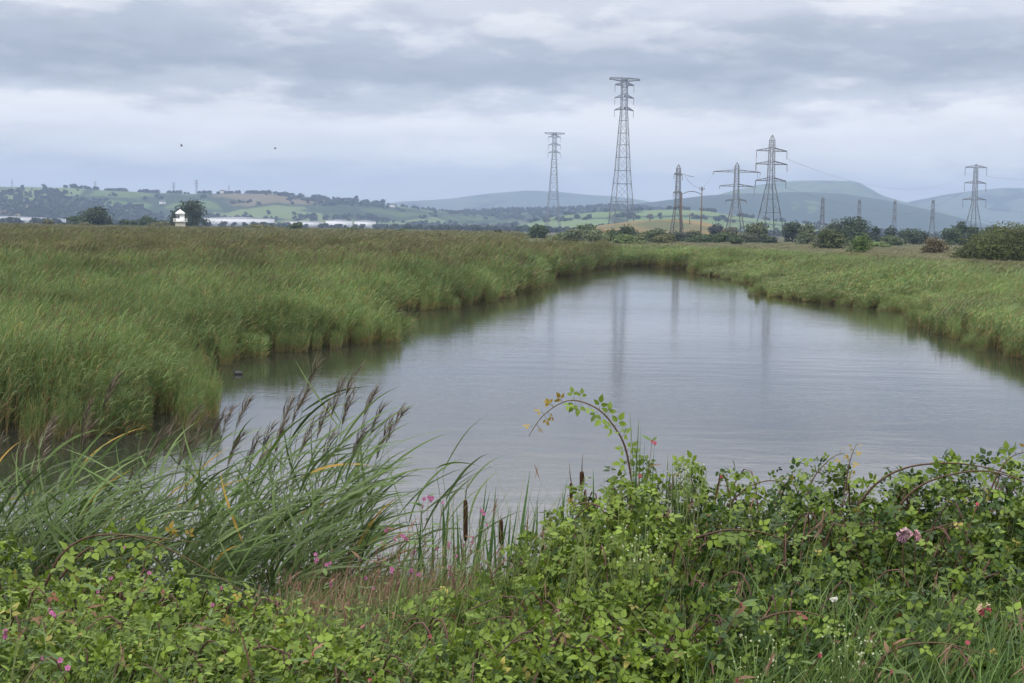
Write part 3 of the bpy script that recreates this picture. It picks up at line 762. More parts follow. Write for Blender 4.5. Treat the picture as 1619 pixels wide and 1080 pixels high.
G_DARK = (0.036, 0.058, 0.022); G_MID = (0.062, 0.092, 0.034); G_LIGHT = (0.105, 0.150, 0.045); G_GREY = (0.10, 0.125, 0.065)
G_OLIVE = (0.10, 0.105, 0.04); G_BROWN = (0.115, 0.092, 0.042); G_BRIGHT = (0.085, 0.140, 0.03)
TREES = [
    # kind, label, px, top, width px, distance, colour, trunk, blobs, leaves
    ('tree', 'broad dark green tree on the left field edge with a low shoulder to its left', 158, 326, 56, 560, G_DARK, .08, 11, 2600),
    ('tree', 'low dark tree forming the left shoulder of the broad dark tree', 124, 339, 48, 555, G_DARK, .05, 9, 1800),
    ('bush', 'yellow brown bush standing alone at the left field edge', 74, 347, 26, 540, G_OLIVE, .05, 6, 900),
    ('bush', 'small olive bush in front of the broad dark tree', 135, 350, 24, 530, G_OLIVE, .05, 6, 800),
    ('bush', 'low dark bush midway between the broad dark tree and the lighthouse', 205, 347, 36, 560, G_DARK, .05, 7, 1200),
    ('tree', 'small dark tree just left of the lighthouse bushes', 232, 342, 32, 570, G_DARK, .08, 7, 1200),
    ('bush', 'pale olive bush directly left of the lighthouse foot', 253, 349, 36, 560, G_OLIVE, .04, 7, 1200),
    ('tree', 'tall round dark tree standing right behind the white lighthouse', 304, 315, 52, 590, G_DARK, .10, 11, 3000),
    ('bush', 'dark low part of the tree crown to the left behind the lighthouse', 277, 332, 24, 595, G_DARK, .05, 6, 1000),
    ('bush', 'wide low yellow green bush in the field below the white warehouse', 412, 354, 58, 480, (0.12, 0.125, 0.04), .03, 9, 1500),
    ('bush', 'small round green bush on the field edge below the long white sheds', 472, 351, 32, 430, G_MID, .05, 8, 1300),
    ('bush', 'small dark green bush right of the round field bush', 555, 357, 24, 420, G_MID, .05, 7, 900),
    ('bush', 'low light green bush in the middle of the field skyline', 640, 361, 26, 430, G_LIGHT, .05, 7, 900),
    ('bush', 'small dark round bush on the field edge left of the larger dark dome bush', 786, 362, 17, 420, G_DARK, .05, 6, 700),
    ('bush', 'dark dome shaped bush standing alone at the left end of the hedge', 851, 355, 40, 400, G_DARK, .04, 10, 2200),
    ('bush', 'grey green willow bush at the left end of the mid hedge', 905, 360, 46, 330, G_GREY, .04, 9, 1700),
    ('bush', 'dark green bush behind the pale willows of the mid hedge', 930, 353, 52, 380, G_MID, .05, 9, 1500),
    ('bush', 'pale sage willow bush in the middle of the hedge under the tallest tower', 942, 361, 44, 320, (0.14, 0.17, 0.08), .04, 9, 1700),
    ('bush', 'dark rounded bush in front of the tan grass mound', 993, 356, 40, 370, G_DARK, .05, 9, 1600),
    ('bush', 'yellow green bush in front of the dark mound bushes', 990, 369, 44, 290, G_LIGHT, .03, 8, 1500),
    ('bush', 'pale willow bush with a slim top beside the yellow green bush', 1014, 365, 22, 285, (0.13, 0.16, 0.07), .03, 7, 1100),
    ('bush', 'dark bush sloping down right of the tan mound crest', 1034, 360, 48, 350, G_MID, .04, 9, 1700),
    ('bush', 'dark low bush tucked between the sage willow and the rounded mound bush', 966, 361, 40, 350, G_MID, .04, 9, 1500),
    ('bush', 'low olive bush in front of the slope right of the mound crest', 1052, 369, 40, 325, G_OLIVE, .03, 8, 1300),
    ('bush', 'grey green bush at the foot of the slim grey pole', 1094, 364, 40, 400, (0.06, 0.075, 0.04), .04, 9, 1500),
    ('bush', 'low pale bush at the far left end of the hedge, next to the dome bush', 884, 367, 30, 340, G_LIGHT, .03, 8, 1200),
    ('bush', 'dark low bush under the tan mound to the right of the pole', 1140, 366, 40, 380, G_MID, .03, 8, 1300),
    ('bush', 'grey green low growth filling the gap beside the upright tree', 1180, 367, 40, 390, (0.075, 0.095, 0.05), .03, 8, 1300),
    ('bush', 'grey green low bush at the foot of the narrow lattice pylon', 1068, 365, 44, 380, (0.055, 0.07, 0.05), .04, 9, 1500),
    ('bush', 'long low dark green bush left of the wide armed pylon', 1112, 369, 62, 360, G_MID, .03, 10, 1900),
    ('tree', 'dark small tree behind the hedge right of the pole', 1132, 352, 28, 470, (0.045, 0.06, 0.06), .08, 8, 1200),
    ('bush', 'grey brown bush under the wide armed pylon', 1155, 358, 38, 450, (0.085, 0.09, 0.06), .05, 9, 1300),
    ('bush', 'small dark green bush at the right end of the low hedge', 1164, 371, 24, 330, G_MID, .03, 7, 1000),
    ('tree', 'grey green bushy tree left of the tallest right hand pylon', 1192, 353, 44, 400, (0.085, 0.105, 0.05), .05, 10, 1900),
    ('tree', 'upright green tree touching the tall pylon legs', 1204, 351, 26, 410, G_MID, .06, 8, 1300),
    ('bush', 'small dark bush between the legs of the tall pylon', 1218, 374, 26, 380, G_DARK, .03, 7, 900),
    ('tree', 'dark tree immediately right of the tall pylon', 1253, 348, 32, 460, G_DARK, .08, 9, 1500),
    ('tree', 'pale grey green willow tree between the tall pylon and the big dark bush', 1276, 353, 32, 370, (0.11, 0.14, 0.065), .05, 9, 1700),
    ('bush', 'large dark bush with olive top on the right field edge', 1314, 361, 56, 275, (0.07, 0.09, 0.03), .03, 12, 3200),
    ('tree', 'tallest broad dark tree of the right hand group', 1348, 342, 62, 430, G_DARK, .06, 12, 3000),
    ('tree', 'grey green tree behind the large dark bush', 1318, 346, 26, 440, (0.08, 0.10, 0.055), .06, 8, 1200),
    ('bush', 'bright yellow green young bush standing forward in the right field', 1362, 369, 36, 215, G_BRIGHT, .04, 9, 2200),
    ('tree', 'slim dark conifer like tree right of the tallest broad tree', 1385, 358, 18, 470, (0.035, 0.055, 0.035), .04, 7, 900),
    ('tree', 'slim dark tree beside the small middle pylon', 1408, 356, 20, 470, (0.035, 0.055, 0.035), .04, 7, 900),
    ('bush', 'low green hedge bush below the small middle pylons', 1412, 371, 46, 380, G_MID, .03, 9, 1400),
    ('tree', 'wide dark tree right of the small middle pylons', 1444, 361, 50, 440, (0.04, 0.062, 0.03), .05, 10, 1800),
    ('bush', 'light green low bush in front of the dark tree line', 1392, 381, 30, 320, G_LIGHT, .02, 7, 1000),
    ('bush', 'reddish brown bush standing forward in the right field', 1478, 374, 44, 235, G_BROWN, .04, 10, 2300),
    ('tree', 'dark tree left below the pylon at the right', 1506, 358, 34, 430, G_MID, .05, 9, 1500),
    ('tree', 'upright dark tree left of the pylon at the right', 1518, 350, 22, 440, G_DARK, .05, 8, 1200),
    ('tree', 'dark tree directly under the pylon at the right', 1542, 355, 34, 450, G_DARK, .05, 9, 1400),
    ('tree', 'low dark tree between the right pylon and the big willow bush', 1570, 357, 38, 470, G_DARK, .05, 9, 1400),
    ('bush', 'big yellow green willow bush with dark base at the right edge', 1600, 352, 130, 165, (0.085, 0.105, 0.032), .02, 18, 17000),
    ('bush', 'low left shoulder of the big willow bush at the right edge', 1545, 378, 64, 168, (0.07, 0.085, 0.028), .02, 12, 8000),
]
for (nm, lab, px, top, w, D, col, trk, bl, n) in TREES:
    tree(nm, lab, nm, px, top, w, D, col, trk, bl, n, leafpx=2.4 if D > 250 else 2.0)


# ------------------------------------------------------------------ woods on the hills (far masses)
def wood_forms():
    f = []
    for k in range(4):
        c = crown_mb(11, 10, 11, 1.9, 260, [(0.022, 0.036, 0.018), (0.030, 0.046, 0.021), (0.018, 0.032, 0.017), (0.034, 0.05, 0.024)][k], 6)
        f.append(c.build('wood_tree_%02d' % k, M_TREE, link=False))
    return f


def wood(points, label, size=(0.5, 1.0)):
    p = np.array(points); n = len(p)
    s = rnd(n, *size)
    p[:, 2] -= 0.6
    instancer('woodland', wood_forms(), p, rnd(n, 0, 6.28), np.stack([s * rnd(n, 0.9, 1.5), s * rnd(n, 0.9, 1.5), s], -1), rng.integers(0, 4, n), label, 'woods')


pts = []
for k in range(5200):                                        # hedges, copses and crest trees on the left farmland
    px = random.uniform(-350, 860); v = random.random()
    pp = R_LEFT.pos(px, v)
    cl = vnoise(np.float64(pp[0]), np.float64(pp[1]), 0.0035, 2.0) + 0.5 * vnoise(np.float64(pp[0]), np.float64(pp[1]), 0.013, 6.0)
    low = smooth01((0.50 - v) / 0.3)
    if cl > 0.35 - 0.75 * low or random.random() < 0.03:
        pts.append(pp)
for k in range(260):
    px = random.uniform(100, 600)
    if vnoise(np.float64(px), np.float64(0), 0.06, 2.2) > -0.15: pts.append(R_LEFT.pos(px, random.uniform(0.95, 1.02)))
wood(pts, 'hedgerow trees and copses over the left farmland slope')
pts = []
for k in range(1600):
    px = random.uniform(520, 1180); v = random.uniform(0.1, 1.0)
    pts.append(R_WOOD.pos(px, v))
wood(pts, 'dark wooded ridge behind the two tall crossing towers')
pts = []
for k in range(420):
    px = random.uniform(780, 1480); v = random.choice([0.04, 0.30, 0.55, 0.62, 0.97, 1.0]) + random.uniform(-0.02, 0.02)
    if vnoise(np.float64(px), np.float64(v * 90), 0.05, 1.0) > -0.1 or v < 0.1: pts.append(R_FIELD.pos(px, min(v, 1)))
wood(pts, 'hedge lines across the green valley fields', (0.5, 0.9))
pts = []
for k in range(900):                                         # flat wooded belt in front of the warehouses
    px = random.uniform(-300, 1650); D = random.uniform(1350, 1900)
    p = at_h(px, hz(px), D); p[2] = 0.1
    if (px < 118 or 318 < px < 600) and random.random() < 0.5: continue
    if random.random() < 0.75 or px > 560: pts.append(p)
wood(pts, 'flat belt of far trees beneath the hills', (0.45, 0.85))

for (px, yb, hgt, w, lab) in [(563, 319, 9, 8, 'single tree on the sloping hill skyline, left one of a pair'), (605, 323.5, 7, 9, 'single low tree on the hill skyline near the white farmhouse'),
                              (117, 301, 6, 12, 'round tree clump beside the brown hilltop field'), (504, 314, 5, 8, 'small lone tree on the hill skyline above the sheds')]:
    p = R_LEFT.pos(px, 1.0)
    m = 3300 / FPX
    t = thing('tree', lab, 'tree', p)
    c = crown_mb(w * m, hgt * m, w * m, 2.2 * m, 400, (0.022, 0.036, 0.018), 6)
    for v in c.V: v += p + np.array((0, 0, 1.2))
    tr = MB(); tr.tube([p + (0, 0, -1), p + (0, 0, hgt * m * 0.7)], [0.6, 0.25], 6)
    tr.build('trunk', M_BARK, t); c.build('crown', M_TREE, t)


# ------------------------------------------------------------------ buildings
def lighthouse():
    D = 570; p = at_h(285, hz(285), D); p[2] = 0.1
    m = D / FPX

    def zz(y): return EYE + (hz(285) - y) * m
    t = thing('lighthouse', 'small white lighthouse with a gallery and domed lantern in front of the round dark tree', 'lighthouse', p)
    zg = zz(350)
    b = MB(); b.lathe([(0.01, p[2] - 0.2), (2.25, p[2] - 0.2), (2.2, 1.2), (2.1, zg - 1.0), (2.1, zg - 0.9), (2.35, zg - 0.5), (2.55, zg - 0.25)], 24, (p[0], p[1], 0))
    b.build('tower', M_CREAM, t, smooth=False)
    g = MB(); g.lathe([(0.5, zg - 0.25), (3.05, zg - 0.25), (3.05, zg), (0.5, zg)], 24, (p[0], p[1], 0)); gal = g.build('gallery', M_WHITE, t)
    r = MB()
    for k in range(16):
        a = k * math.pi / 8; q = p + np.array((math.cos(a) * 2.95, math.sin(a) * 2.95, 0)); r.bar((q[0], q[1], zg), (q[0], q[1], zg + 1.15), 0.06)
    for h in (0.6, 1.15):
        a = np.linspace(0, 2 * math.pi, 33); r.tube(np.stack([p[0] + 2.95 * np.cos(a), p[1] + 2.95 * np.sin(a), np.full(33, zg + h)], -1), 0.06, 5, cap=False)
    r.build('railing', M_WHITE, gal)
    zl = zz(338.5)
    l = MB(); l.lathe([(1.9, zg + 0.002), (1.9, zg + 1.0), (1.82, zg + 1.0), (1.82, zl - 0.35), (1.9, zl - 0.35), (1.9, zl)], 24, (p[0], p[1], 0)); lan = l.build('lantern_room', M_WHITE, t)
    for k in range(5):
        a = -math.pi / 2 - 0.15 + (k - 2) * 0.62
        if k in (1, 2):
            w = MB(); q = p + np.array((math.cos(a) * 1.80, math.sin(a) * 1.80, 0)); w.box((q[0], q[1], (zg + zl) / 2 + 0.35), (0.9, 0.16, (zl - zg) * 0.45), a + math.pi / 2); w.build('window', M_DARK, lan)
    zt = zz(332)
    d = MB(); d.lathe([(0.02, zl + 0.01), (2.2, zl), (2.15, zl + 0.12), (1.6, zl + (zt - zl) * 0.40), (0.85, zl + (zt - zl) * 0.68), (0.42, zl + (zt - zl) * 0.76), (0.42, zt - 0.15), (0.25, zt), (0.01, zt + 0.02)], 24, (p[0], p[1], 0))
    d.build('roof', M_WHITE, t, smooth=True)


lighthouse()


def shed(px0, px1, top, D, label, roof_m=M_CLADROOF, mat=M_CLAD, depth=60, ndoor=4):
    a = at_h(px0, hz(px0), D); b = at_h(px1, hz(px1), D)
    zt = EYE + (hz((px0 + px1) / 2) - top) * D / FPX
    c = (a + b) / 2; c[2] = 0.1
    L_ = np.linalg.norm((b - a)[:2]); rz = math.atan2(b[1] - a[1], b[0] - a[0])
    t = thing('warehouse', label, 'warehouse', c)
    ux = np.array((math.cos(rz), math.sin(rz), 0)); uy = np.array((-math.sin(rz), math.cos(rz), 0))
    w = MB(); w.box(c + uy * depth / 2 + (0, 0, zt * 0.43), (L_, depth, zt * 0.86 + 0.2), rz); w.build('wall', mat, t)
    r = MB(); h0 = zt * 0.865 + 0.12; n = max(1, int(L_ / 70))
    for k in range(n):
        x0, x1 = -L_ / 2 + k * L_ / n, -L_ / 2 + (k + 1) * L_ / n
        P = [c + ux * (x0 - .4 * (k == 0)) - uy * 0.6 + (0, 0, h0), c + ux * ((x0 + x1) / 2) - uy * 0.6 + (0, 0, zt), c + ux * (x1 + .4 * (k == n - 1)) - uy * 0.6 + (0, 0, h0)]
        Q = [q + uy * (depth + 1.2) for q in P]
        r.add(P + Q, [np.array([(0, 3, 4, 1), (1, 4, 5, 2), (0, 2, 5, 3)]), np.array([(0, 1, 2), (3, 5, 4)])])
    r.build('roof', roof_m, t)
    for k in range(ndoor):
        d = MB(); d.box(c + ux * (-L_ / 2 + (k + 0.6) * L_ / ndoor) - uy * 0.1 + (0, 0, 3.2), (7, 0.3, 6.2), rz); d.build('door', M_CLADROOF, t)


shed(-60, 74, 342, 2050, 'long pale warehouse at the far left edge under the wooded slope')
shed(78, 104, 345.5, 2050, 'short pale warehouse right of the long one at the far left', ndoor=2)
shed(322, 434, 343.5, 2000, 'long white warehouse right behind the lighthouse tree')
shed(450, 512, 349.5, 2080, 'low white shed right of the long warehouse', ndoor=2)
shed(515, 557, 347.5, 2050, 'taller white shed with grey roof in the middle of the row', ndoor=2)
shed(560, 594, 348.5, 2080, 'rightmost white shed of the far row', ndoor=1)


def farmhouse(px, v, R_, label):
    p = R_.pos(px, v)
    t = thing('farmhouse', label, 'house', p)
    b = MB(); b.box(p + (0, 0, 2.8), (12, 8, 6.2)); b.build('wall', M_WHITE, t)
    r = MB(); a = p + (0, 0, 5.95)
    r.add([a + (-6.3, -4.4, 0), a + (6.3, -4.4, 0), a + (6.3, 4.4, 0), a + (-6.3, 4.4, 0), a + (-6.3, 0, 3.4), a + (6.3, 0, 3.4)],
          [np.array([(0, 1, 5, 4), (2, 3, 4, 5), (0, 3, 2, 1)]), np.array([(0, 4, 3), (1, 2, 5)])])
    rf = r.build('roof', M_SLATE, t)
    c = MB(); c.box(a + (5, 0, 3.6), (1.2, 1.2, 2.4)); c.build('chimney', M_CREAM, rf)
    for k in (-3.5, 0.2, 3.5):
        w = MB(); w.box(p + (k, -4.0, 3.4), (1.2, 0.1, 1.5)); w.build('window', M_DARK, t)


farmhouse(620, 0.80, R_LEFT, 'white farmhouse alone near the right end of the left hill')
farmhouse(257, 0.55, R_LEFT, 'white farmhouse on the hill slope above the lighthouse')
farmhouse(352, 0.93, R_LEFT, 'white farmhouse near the hill crest right of the lighthouse tree')


# ------------------------------------------------------------------ pylons
def lattice_tower(root, H, widths, levels, rleg, rbrace):
    """four legs as parts and one bracing part. widths: [(fraction of height, width)]"""
    fr = np.array([a for a, _ in widths]); ww = np.array([b for _, b in widths])

    def corner(f, k):
        w = np.interp(f, fr, ww) / 2; s = ((-1, -1), (1, -1), (1, 1), (-1, 1))[k]
        return np.array((s[0] * w, s[1] * w, f * H))
    for k in range(4):
        m = MB(); m.tube([corner(f, k) for f in fr], rleg * np.linspace(0.95, 0.55, len(fr)), 4); o = bpy.data.objects.new('leg', m.mesh('leg', M_STEEL)); C.objects.link(o); o.parent = root
    m = MB()
    for i in range(len(levels) - 1):
        a, b = levels[i], levels[i + 1]
        for k in range(4):
            k2 = (k + 1) % 4
            m.bar(corner(a, k), corner(b, k2), rbrace * .7); m.bar(corner(a, k2), corner(b, k), rbrace * .7)
            m.bar(corner(b, k), corner(b, k2), rbrace)
    o = bpy.data.objects.new('bracing', m.mesh('bracing', M_STEEL)); C.objects.link(o); o.parent = root
    return corner


def part(m, name, mat, parent):
    o = bpy.data.objects.new(name, m.mesh(name, mat)); C.objects.link(o); o.parent = parent; return o


def cross_arm(root, z, half, w0, rise, r, ins=0.0, strings=1, rins=0.15, tip_drop=0.0):
    for sx in (-1, 1):
        m = MB()
        tip = np.array((sx * half, 0, z - tip_drop))
        for sy in (-1, 1):
            m.bar((sx * w0, sy * w0, z), tip, r); m.bar((sx * w0, sy * w0, z + rise), tip + (0, 0, 0.1 * rise), r)
            for q in (0.3, 0.6, 0.8):
                lo = np.array((sx * w0, sy * w0, z)) * (1 - q) + tip * q; hi = np.array((sx * w0, sy * w0, z + rise)) * (1 - q) + (tip + (0, 0, 0.1 * rise)) * q
                m.bar(lo, hi, r * 0.7)
        for q in (0.3, 0.6):
            a = np.array((sx * w0, -w0, z)) * (1 - q) + tip * q; b = np.array((sx * w0, w0, z)) * (1 - q) + tip * q; m.bar(a, b, r * 0.7)
        arm = part(m, 'cross_arm', M_STEEL, root)
        if ins > 0:
            n = MB(); prof = []
            k = 9
            for i in range(k):
                zz_ = z - tip_drop - 0.1 - ins * i / k; prof += [(rins * 0.45, zz_), (rins, zz_ - ins / k * 0.35), (rins * 0.45, zz_ - ins / k * 0.7)]
            prof += [(0.02, z - tip_drop - ins - 0.1)]
            n.lathe(prof, 8, (sx * half, 0, 0)); part(n, 'insulator', M_GLASSY, arm)


def big_tower(label, loc, rz):
    t = thing('crossing_tower', label, 'pylon', loc, 'tall river crossing towers')
    H = 151.0
    fr = lambda y: (370 - y) / 242.0
    lv = [0, .10, .21, .325, .41, .495, .575, .65, .73, .80, .86, .90, .94, .97, 1.0]
    lattice_tower(t, H, [(0, 21), (fr(318), 17), (fr(270), 12.0), (fr(212), 8.2), (fr(176), 5.4), (fr(138), 5.0), (1, 4.6)], lv, 0.52, 0.22)
    cross_arm(t, fr(176) * H, 9.6, 2.6, 2.4, 0.32, 6.5, rins=0.35, tip_drop=1.2)
    cross_arm(t, fr(157.5) * H, 9.6, 2.5, 2.4, 0.32, 6.5, rins=0.35, tip_drop=0.8)
    cross_arm(t, fr(139) * H, 9.6, 2.5, 2.6, 0.38, 6.5, rins=0.35)
    m = MB()                                                   # the wide flat beam at the top
    z = H
    for sx in (-1, 1):
        for sy in (-1, 1):
            m.bar((sx * 2.2, sy * 2.2, z), (sx * 14.6, sy * 0.5, z - 0.3), 0.34); m.bar((sx * 2.4, sy * 2.4, z - 3.2), (sx * 14.6, sy * 0.5, z - 1.6), 0.3)
            for q in np.linspace(0.1, 0.95, 7):
                m.bar((sx * (2.2 + 12.4 * q), sy * (2.2 - 1.7 * q), z - .3 * q), (sx * (2.4 + 12.2 * q), sy * (2.4 - 1.9 * q), z - 3.2 + 1.6 * q), 0.2)
        m.box((sx * 14.4, 0, z - 1.0), (1.9, 1.8, 2.2))
    m.box((0, 0, z - 2.0), (4.2, 4.2, 2.4))
    part(m, 'top_beam', M_STEEL, t)
    for zz_ in (fr(176) * H, fr(157.5) * H):
        b = MB(); b.box((0, -2.3, zz_ + 1.2), (2.0, 1.5, 2.4)); part(b, 'equipment_box', M_STEEL, t)
    t.rotation_euler = (0, 0, rz)
    return t


p = at_h(982, hz(982), 1250); p[2] = 0
bt = big_tower('tallest grey lattice tower with a wide flat top beam, near the middle of the skyline', p, 0.22)
bt2 = copy_tree(bt); p = at_h(874, hz(874), 1960); p[2] = 0
bt2.location = p; bt2.rotation_euler = (0, 0, 0.12); bt2['label'] = 'smaller farther lattice tower with a flat top beam, left of the tallest tower'


def pylon(name, label, loc, rz, H, base, waist, fw, arms, rleg=0.14, rbrace=0.06, ins=1.6, group='lattice pylons on the marsh', peak=True):
    t = thing(name, label, 'pylon', loc, group)
    lv = [0, .16, .30, .42, .52, .60, .68, .75, .82, .89, .95] if peak else [0, .14, .27, .38, .47, .55, .62, .68, .74, .8, .86, .92, 1]
    lattice_tower(t, H, [(0, base), (fw, waist), (0.95, waist * 0.75), (1.0, 0.15 if peak else waist * .7)], lv, rleg, rbrace)
    for (f, half) in arms:
        cross_arm(t, f * H, half, np.interp(f, [fw, 1], [waist / 2, waist * 0.36]), H * 0.028, rleg * 0.65, ins, rins=rleg * 0.8)
    t.rotation_euler = (0, 0, rz)
    return t


def spot(px, D, z=0.0):
    q = at_h(px, hz(px), D); q[2] = z; return q


P1 = pylon('pylon', 'tall grey pylon with three pairs of short arms and widely spread legs among the bushes', spot(1216, 410), 0.25, 34.6, 8.0, 1.75, .58, [(.855, 5.2), (.735, 5.4), (.585, 5.2)], 0.17, 0.06, 2.2)
P2 = pylon('pylon', 'grey pylon with a very wide upper arm and a shorter lower arm', spot(1162, 700, 0), 0.05, 41.5, 10.0, 2.6, .55, [(.875, 12.8), (.69, 9.2), (.505, 5.6)], 0.26, 0.09, 1.5)
P3 = pylon('pylon', 'narrow edge-on pylon with a dark cable down one leg, left of the slim pole', spot(1070, 450, 0), 1.15, 27.2, 4.4, 1.6, .5, [(.87, 5.0), (.635, 5.4), (.45, 4.5)], 0.16, 0.07, 1.8)
cb = MB(); cb.tube([(0.9, -1.2, 0.1), (0.9, -1.1, 9), (0.75, -0.95, 17.0)], [0.36, 0.34, 0.30], 7); part(cb, 'cable_riser', M_WOODPOLE, P3)
P4 = pylon('pylon', 'pylon standing apart at the right with three equal pairs of arms and long insulators', spot(1538, 900, 0), 0.1, 51.5, 10.5, 2.6, .5, [(.955, 7.4), (.755, 7.4), (.545, 8.0)], 0.28, 0.10, 5.4)
sm = [(1299, 312, 900, 'leftmost of the four small pylons against the flat topped hill, the tallest of them'), (1357, 316, 1010, 'second from the left of the four small hazy pylons, above the broad dark tree'),
      (1413, 318, 1080, 'third from the left of the four small pylons, below the hill dip'), (1473, 317, 1040, 'rightmost of the four small pylons, above the wide dark tree')]
first = None
for (px, top, D, lab) in sm:
    H = EYE + (hz(px) - top) * D / FPX
    if first is None:
        first = pylon('pylon', lab, spot(px, D), 1.2, 30.0, 4.6, 2.6, .5, [(.93, 6.0), (.74, 6.6), (.56, 6.0)], 0.30, 0.13, 2.0, group='small pylons in a row at the right'); o = first
    else:
        o = copy_tree(first); o['label'] = lab
    o.location = spot(px, D); o.rotation_euler = (0, 0, 1.2 + 0.1 * random.random()); o.scale = (H / 30 * 0.9, H / 30 * 0.9, H / 30)
hl = [(20, 289, 'thin mast on the brown hilltop field at the far left'), (151, 290, 'thin mast on the hill skyline above the broad dark tree'), (275, 291, 'small hazy pylon on the skyline above the lighthouse'),
      (311, 287, 'tallest hazy pylon on the left hill skyline, above the round tree'), (362, 295, 'short hazy mast on the hill skyline right of the round tree')]
for (px, top, lab) in hl:
    q = R_LEFT.pos(px, 1.04); z1 = EYE + (hz(px) - top) * 3340 / FPX; H = z1 - q[2]
    o = copy_tree(first); o['label'] = lab; o['group'] = 'distant pylons on the hill crest'
    o.location = q; o.rotation_euler = (0, 0, 0.4 + random.random()); o.scale = (H / 30 * 0.8,) * 2 + (H / 30,)


def pole(px, top, D, label, r=0.14, cap=True, z0=0.0, group=None):
    q = spot(px, D, z0); H = EYE + (hz(px) - top) * D / FPX - z0
    t = thing('utility_pole', label, 'pole', q, group)
    m = MB(); m.tube([q + (0, 0, -0.5), q + (0, 0, H * 0.5), q + (0, 0, H)], [r * 1.25, r, r * 0.8], 8); m.build('shaft', M_WOODPOLE, t)
    b = MB(); b.bar(q + (-1.0, 0, H - 0.8), q + (1.0, 0, H - 0.8), 0.09); ca = b.build('cross_bar', M_WOODPOLE, t)
    if cap:
        c = MB(); c.lathe([(0.02, H + 0.01), (0.28, H), (0.33, H - 0.5), (0.28, H - 1.2), (0.2, H - 1.4)], 12, q); c.build('top_drum', M_STEEL, t)
    for s in (-0.9, 0.9):
        i = MB(); i.lathe([(0.02, H - 0.25), (0.1, H - 0.3), (0.1, H - 0.72)], 8, q + (s, 0, 0)); i.build('insulator', M_GLASSY, ca)
    return q + (0, 0, H)


tp = pole(1108, 297, 450, 'slim grey pole with a dark drum on top, right of the narrow pylon', 0.23)
pole(1090, 338, 640, 'short dark pole on the tan grass mound', 0.22, False, 8.0, 'short poles on the mound')
pole(1027, 337, 660, 'short dark pole behind the mound bushes, left of the narrow pylon', 0.18, False, 8.0, 'short poles on the mound')


def cable(label, a, b, sag, r=0.05, n=24, mat=M_STEEL):
    u = np.linspace(0, 1, n)[:, None]
    P = np.asarray(a) * (1 - u) + np.asarray(b) * u; P[:, 2] -= (4 * sag * u * (1 - u))[:, 0]
    m = MB(); m.tube(P - P[0], r, 5)
    o = bpy.data.objects.new('power_cable', m.mesh('power_cable', mat)); C.objects.link(o); o.location = P[0]
    tag(o, label, 'cable')


p3 = spot(1070, 450)
cable('thick slack cable from the narrow pylon over to the slim pole', p3 + (1.6, -2.0, 17.0), tp + (0, 0, -2.8), -1.0, 0.14)
cable('upper short cable drooping right from the narrow pylon top', p3 + (1.4, -1.5, 24.0), at_y(1097, 279, p3[1]), 0.3, 0.10)
a1 = spot(1216, 410); a4 = spot(1538, 900)
cable('thin wire from the tall pylon upper arm to the right pylon', a1 + (5.0, 1.2, 27.2), a4 + (-7.3, 0, 43.5), 9, 0.035)
cable('thin wire from the tall pylon lower arm to the right pylon', a1 + (5.0, 1.2, 18.2), a4 + (-7.9, 0, 22.5), 6, 0.035)


a2 = spot(1162, 700)
cable('thin wire from the wide armed pylon to the tall pylon, upper pair', a2 + (12.6, 0, 36.2), a1 + (-5.1, -1, 27.2), 5, 0.06)
cable('thin wire from the wide armed pylon to the tall pylon, lower pair', a2 + (9.0, 0, 28.5), a1 + (-5.1, -1, 20.0), 5, 0.06)
cable('thin wire from the narrow pylon across to the wide armed pylon', p3 + (2.0, -3.0, 23.0), a2 + (-12.6, 0, 36.2), 6, 0.06)
b4 = a4 + (160, -120, 0)
cable('upper thin wire running off to the right from the pylon at the right', a4 + (7.3, 0, 43.5), b4 + (0, 0, 43), 6, 0.055)
cable('lower thin wire running off to the right from the pylon at the right', a4 + (7.9, 0, 22.5), b4 + (0, 0, 22), 6, 0.055)
s1 = spot(1299, 900)
cable('thin wire from the right pylon middle arm towards the small hazy pylons', a4 + (-7.3, 0, 33.0), s1 + (2, 0, 19), 10, 0.06)


# ------------------------------------------------------------------ foreground: the overgrown bank
def gz(x, y):
    return float(ground_z(np.array([x]), np.array([y]))[0])


def gza(x, y):
    return ground_z(np.asarray(x, float), np.asarray(y, float))


def leaflet(L_=1.0, W=0.31, fold=0.10, droop=0.16):
    t = np.array([0, .18, .46, .76, 1.0]); w = np.array([0, .78, 1.0, .52, 0]) * W
    V = [(0, 0, 0)]
    for i in (1, 2, 3):
        z = -droop * t[i] ** 2
        V += [(-w[i], t[i], z + fold * w[i] * 2), (0, t[i], z), (w[i], t[i], z + fold * w[i] * 2)]
    V.append((0, 1.0, -droop))
    F3 = [(0, 2, 1), (0, 3, 2), (7, 8, 10), (8, 9, 10)]
    F4 = [(1, 2, 5, 4), (2, 3, 6, 5), (4, 5, 8, 7), (5, 6, 9, 8)]
    return np.array(V, float) * L_, [np.array(F3), np.array(F4)]


def trifoliate():
    V0, F0 = leaflet(); VS = []; F3 = []; F4 = []
    for ang, sc, oy in ((0, 1.0, 0.34), (1.2, 0.86, 0.08), (-1.2, 0.86, 0.08)):
        ca, sa = math.cos(ang), math.sin(ang)
        R_ = np.array([[ca, sa, 0], [-sa, ca, 0], [0, 0, 1]])
        V = (V0 * sc) @ R_.T.T + np.array((-0.10 * math.sin(ang), oy, 0))
        o = sum(len(v) for v in VS); VS.append(V); F3.append(F0[0] + o); F4.append(F0[1] + o)
    return np.vstack(VS), [np.vstack(F3), np.vstack(F4)]


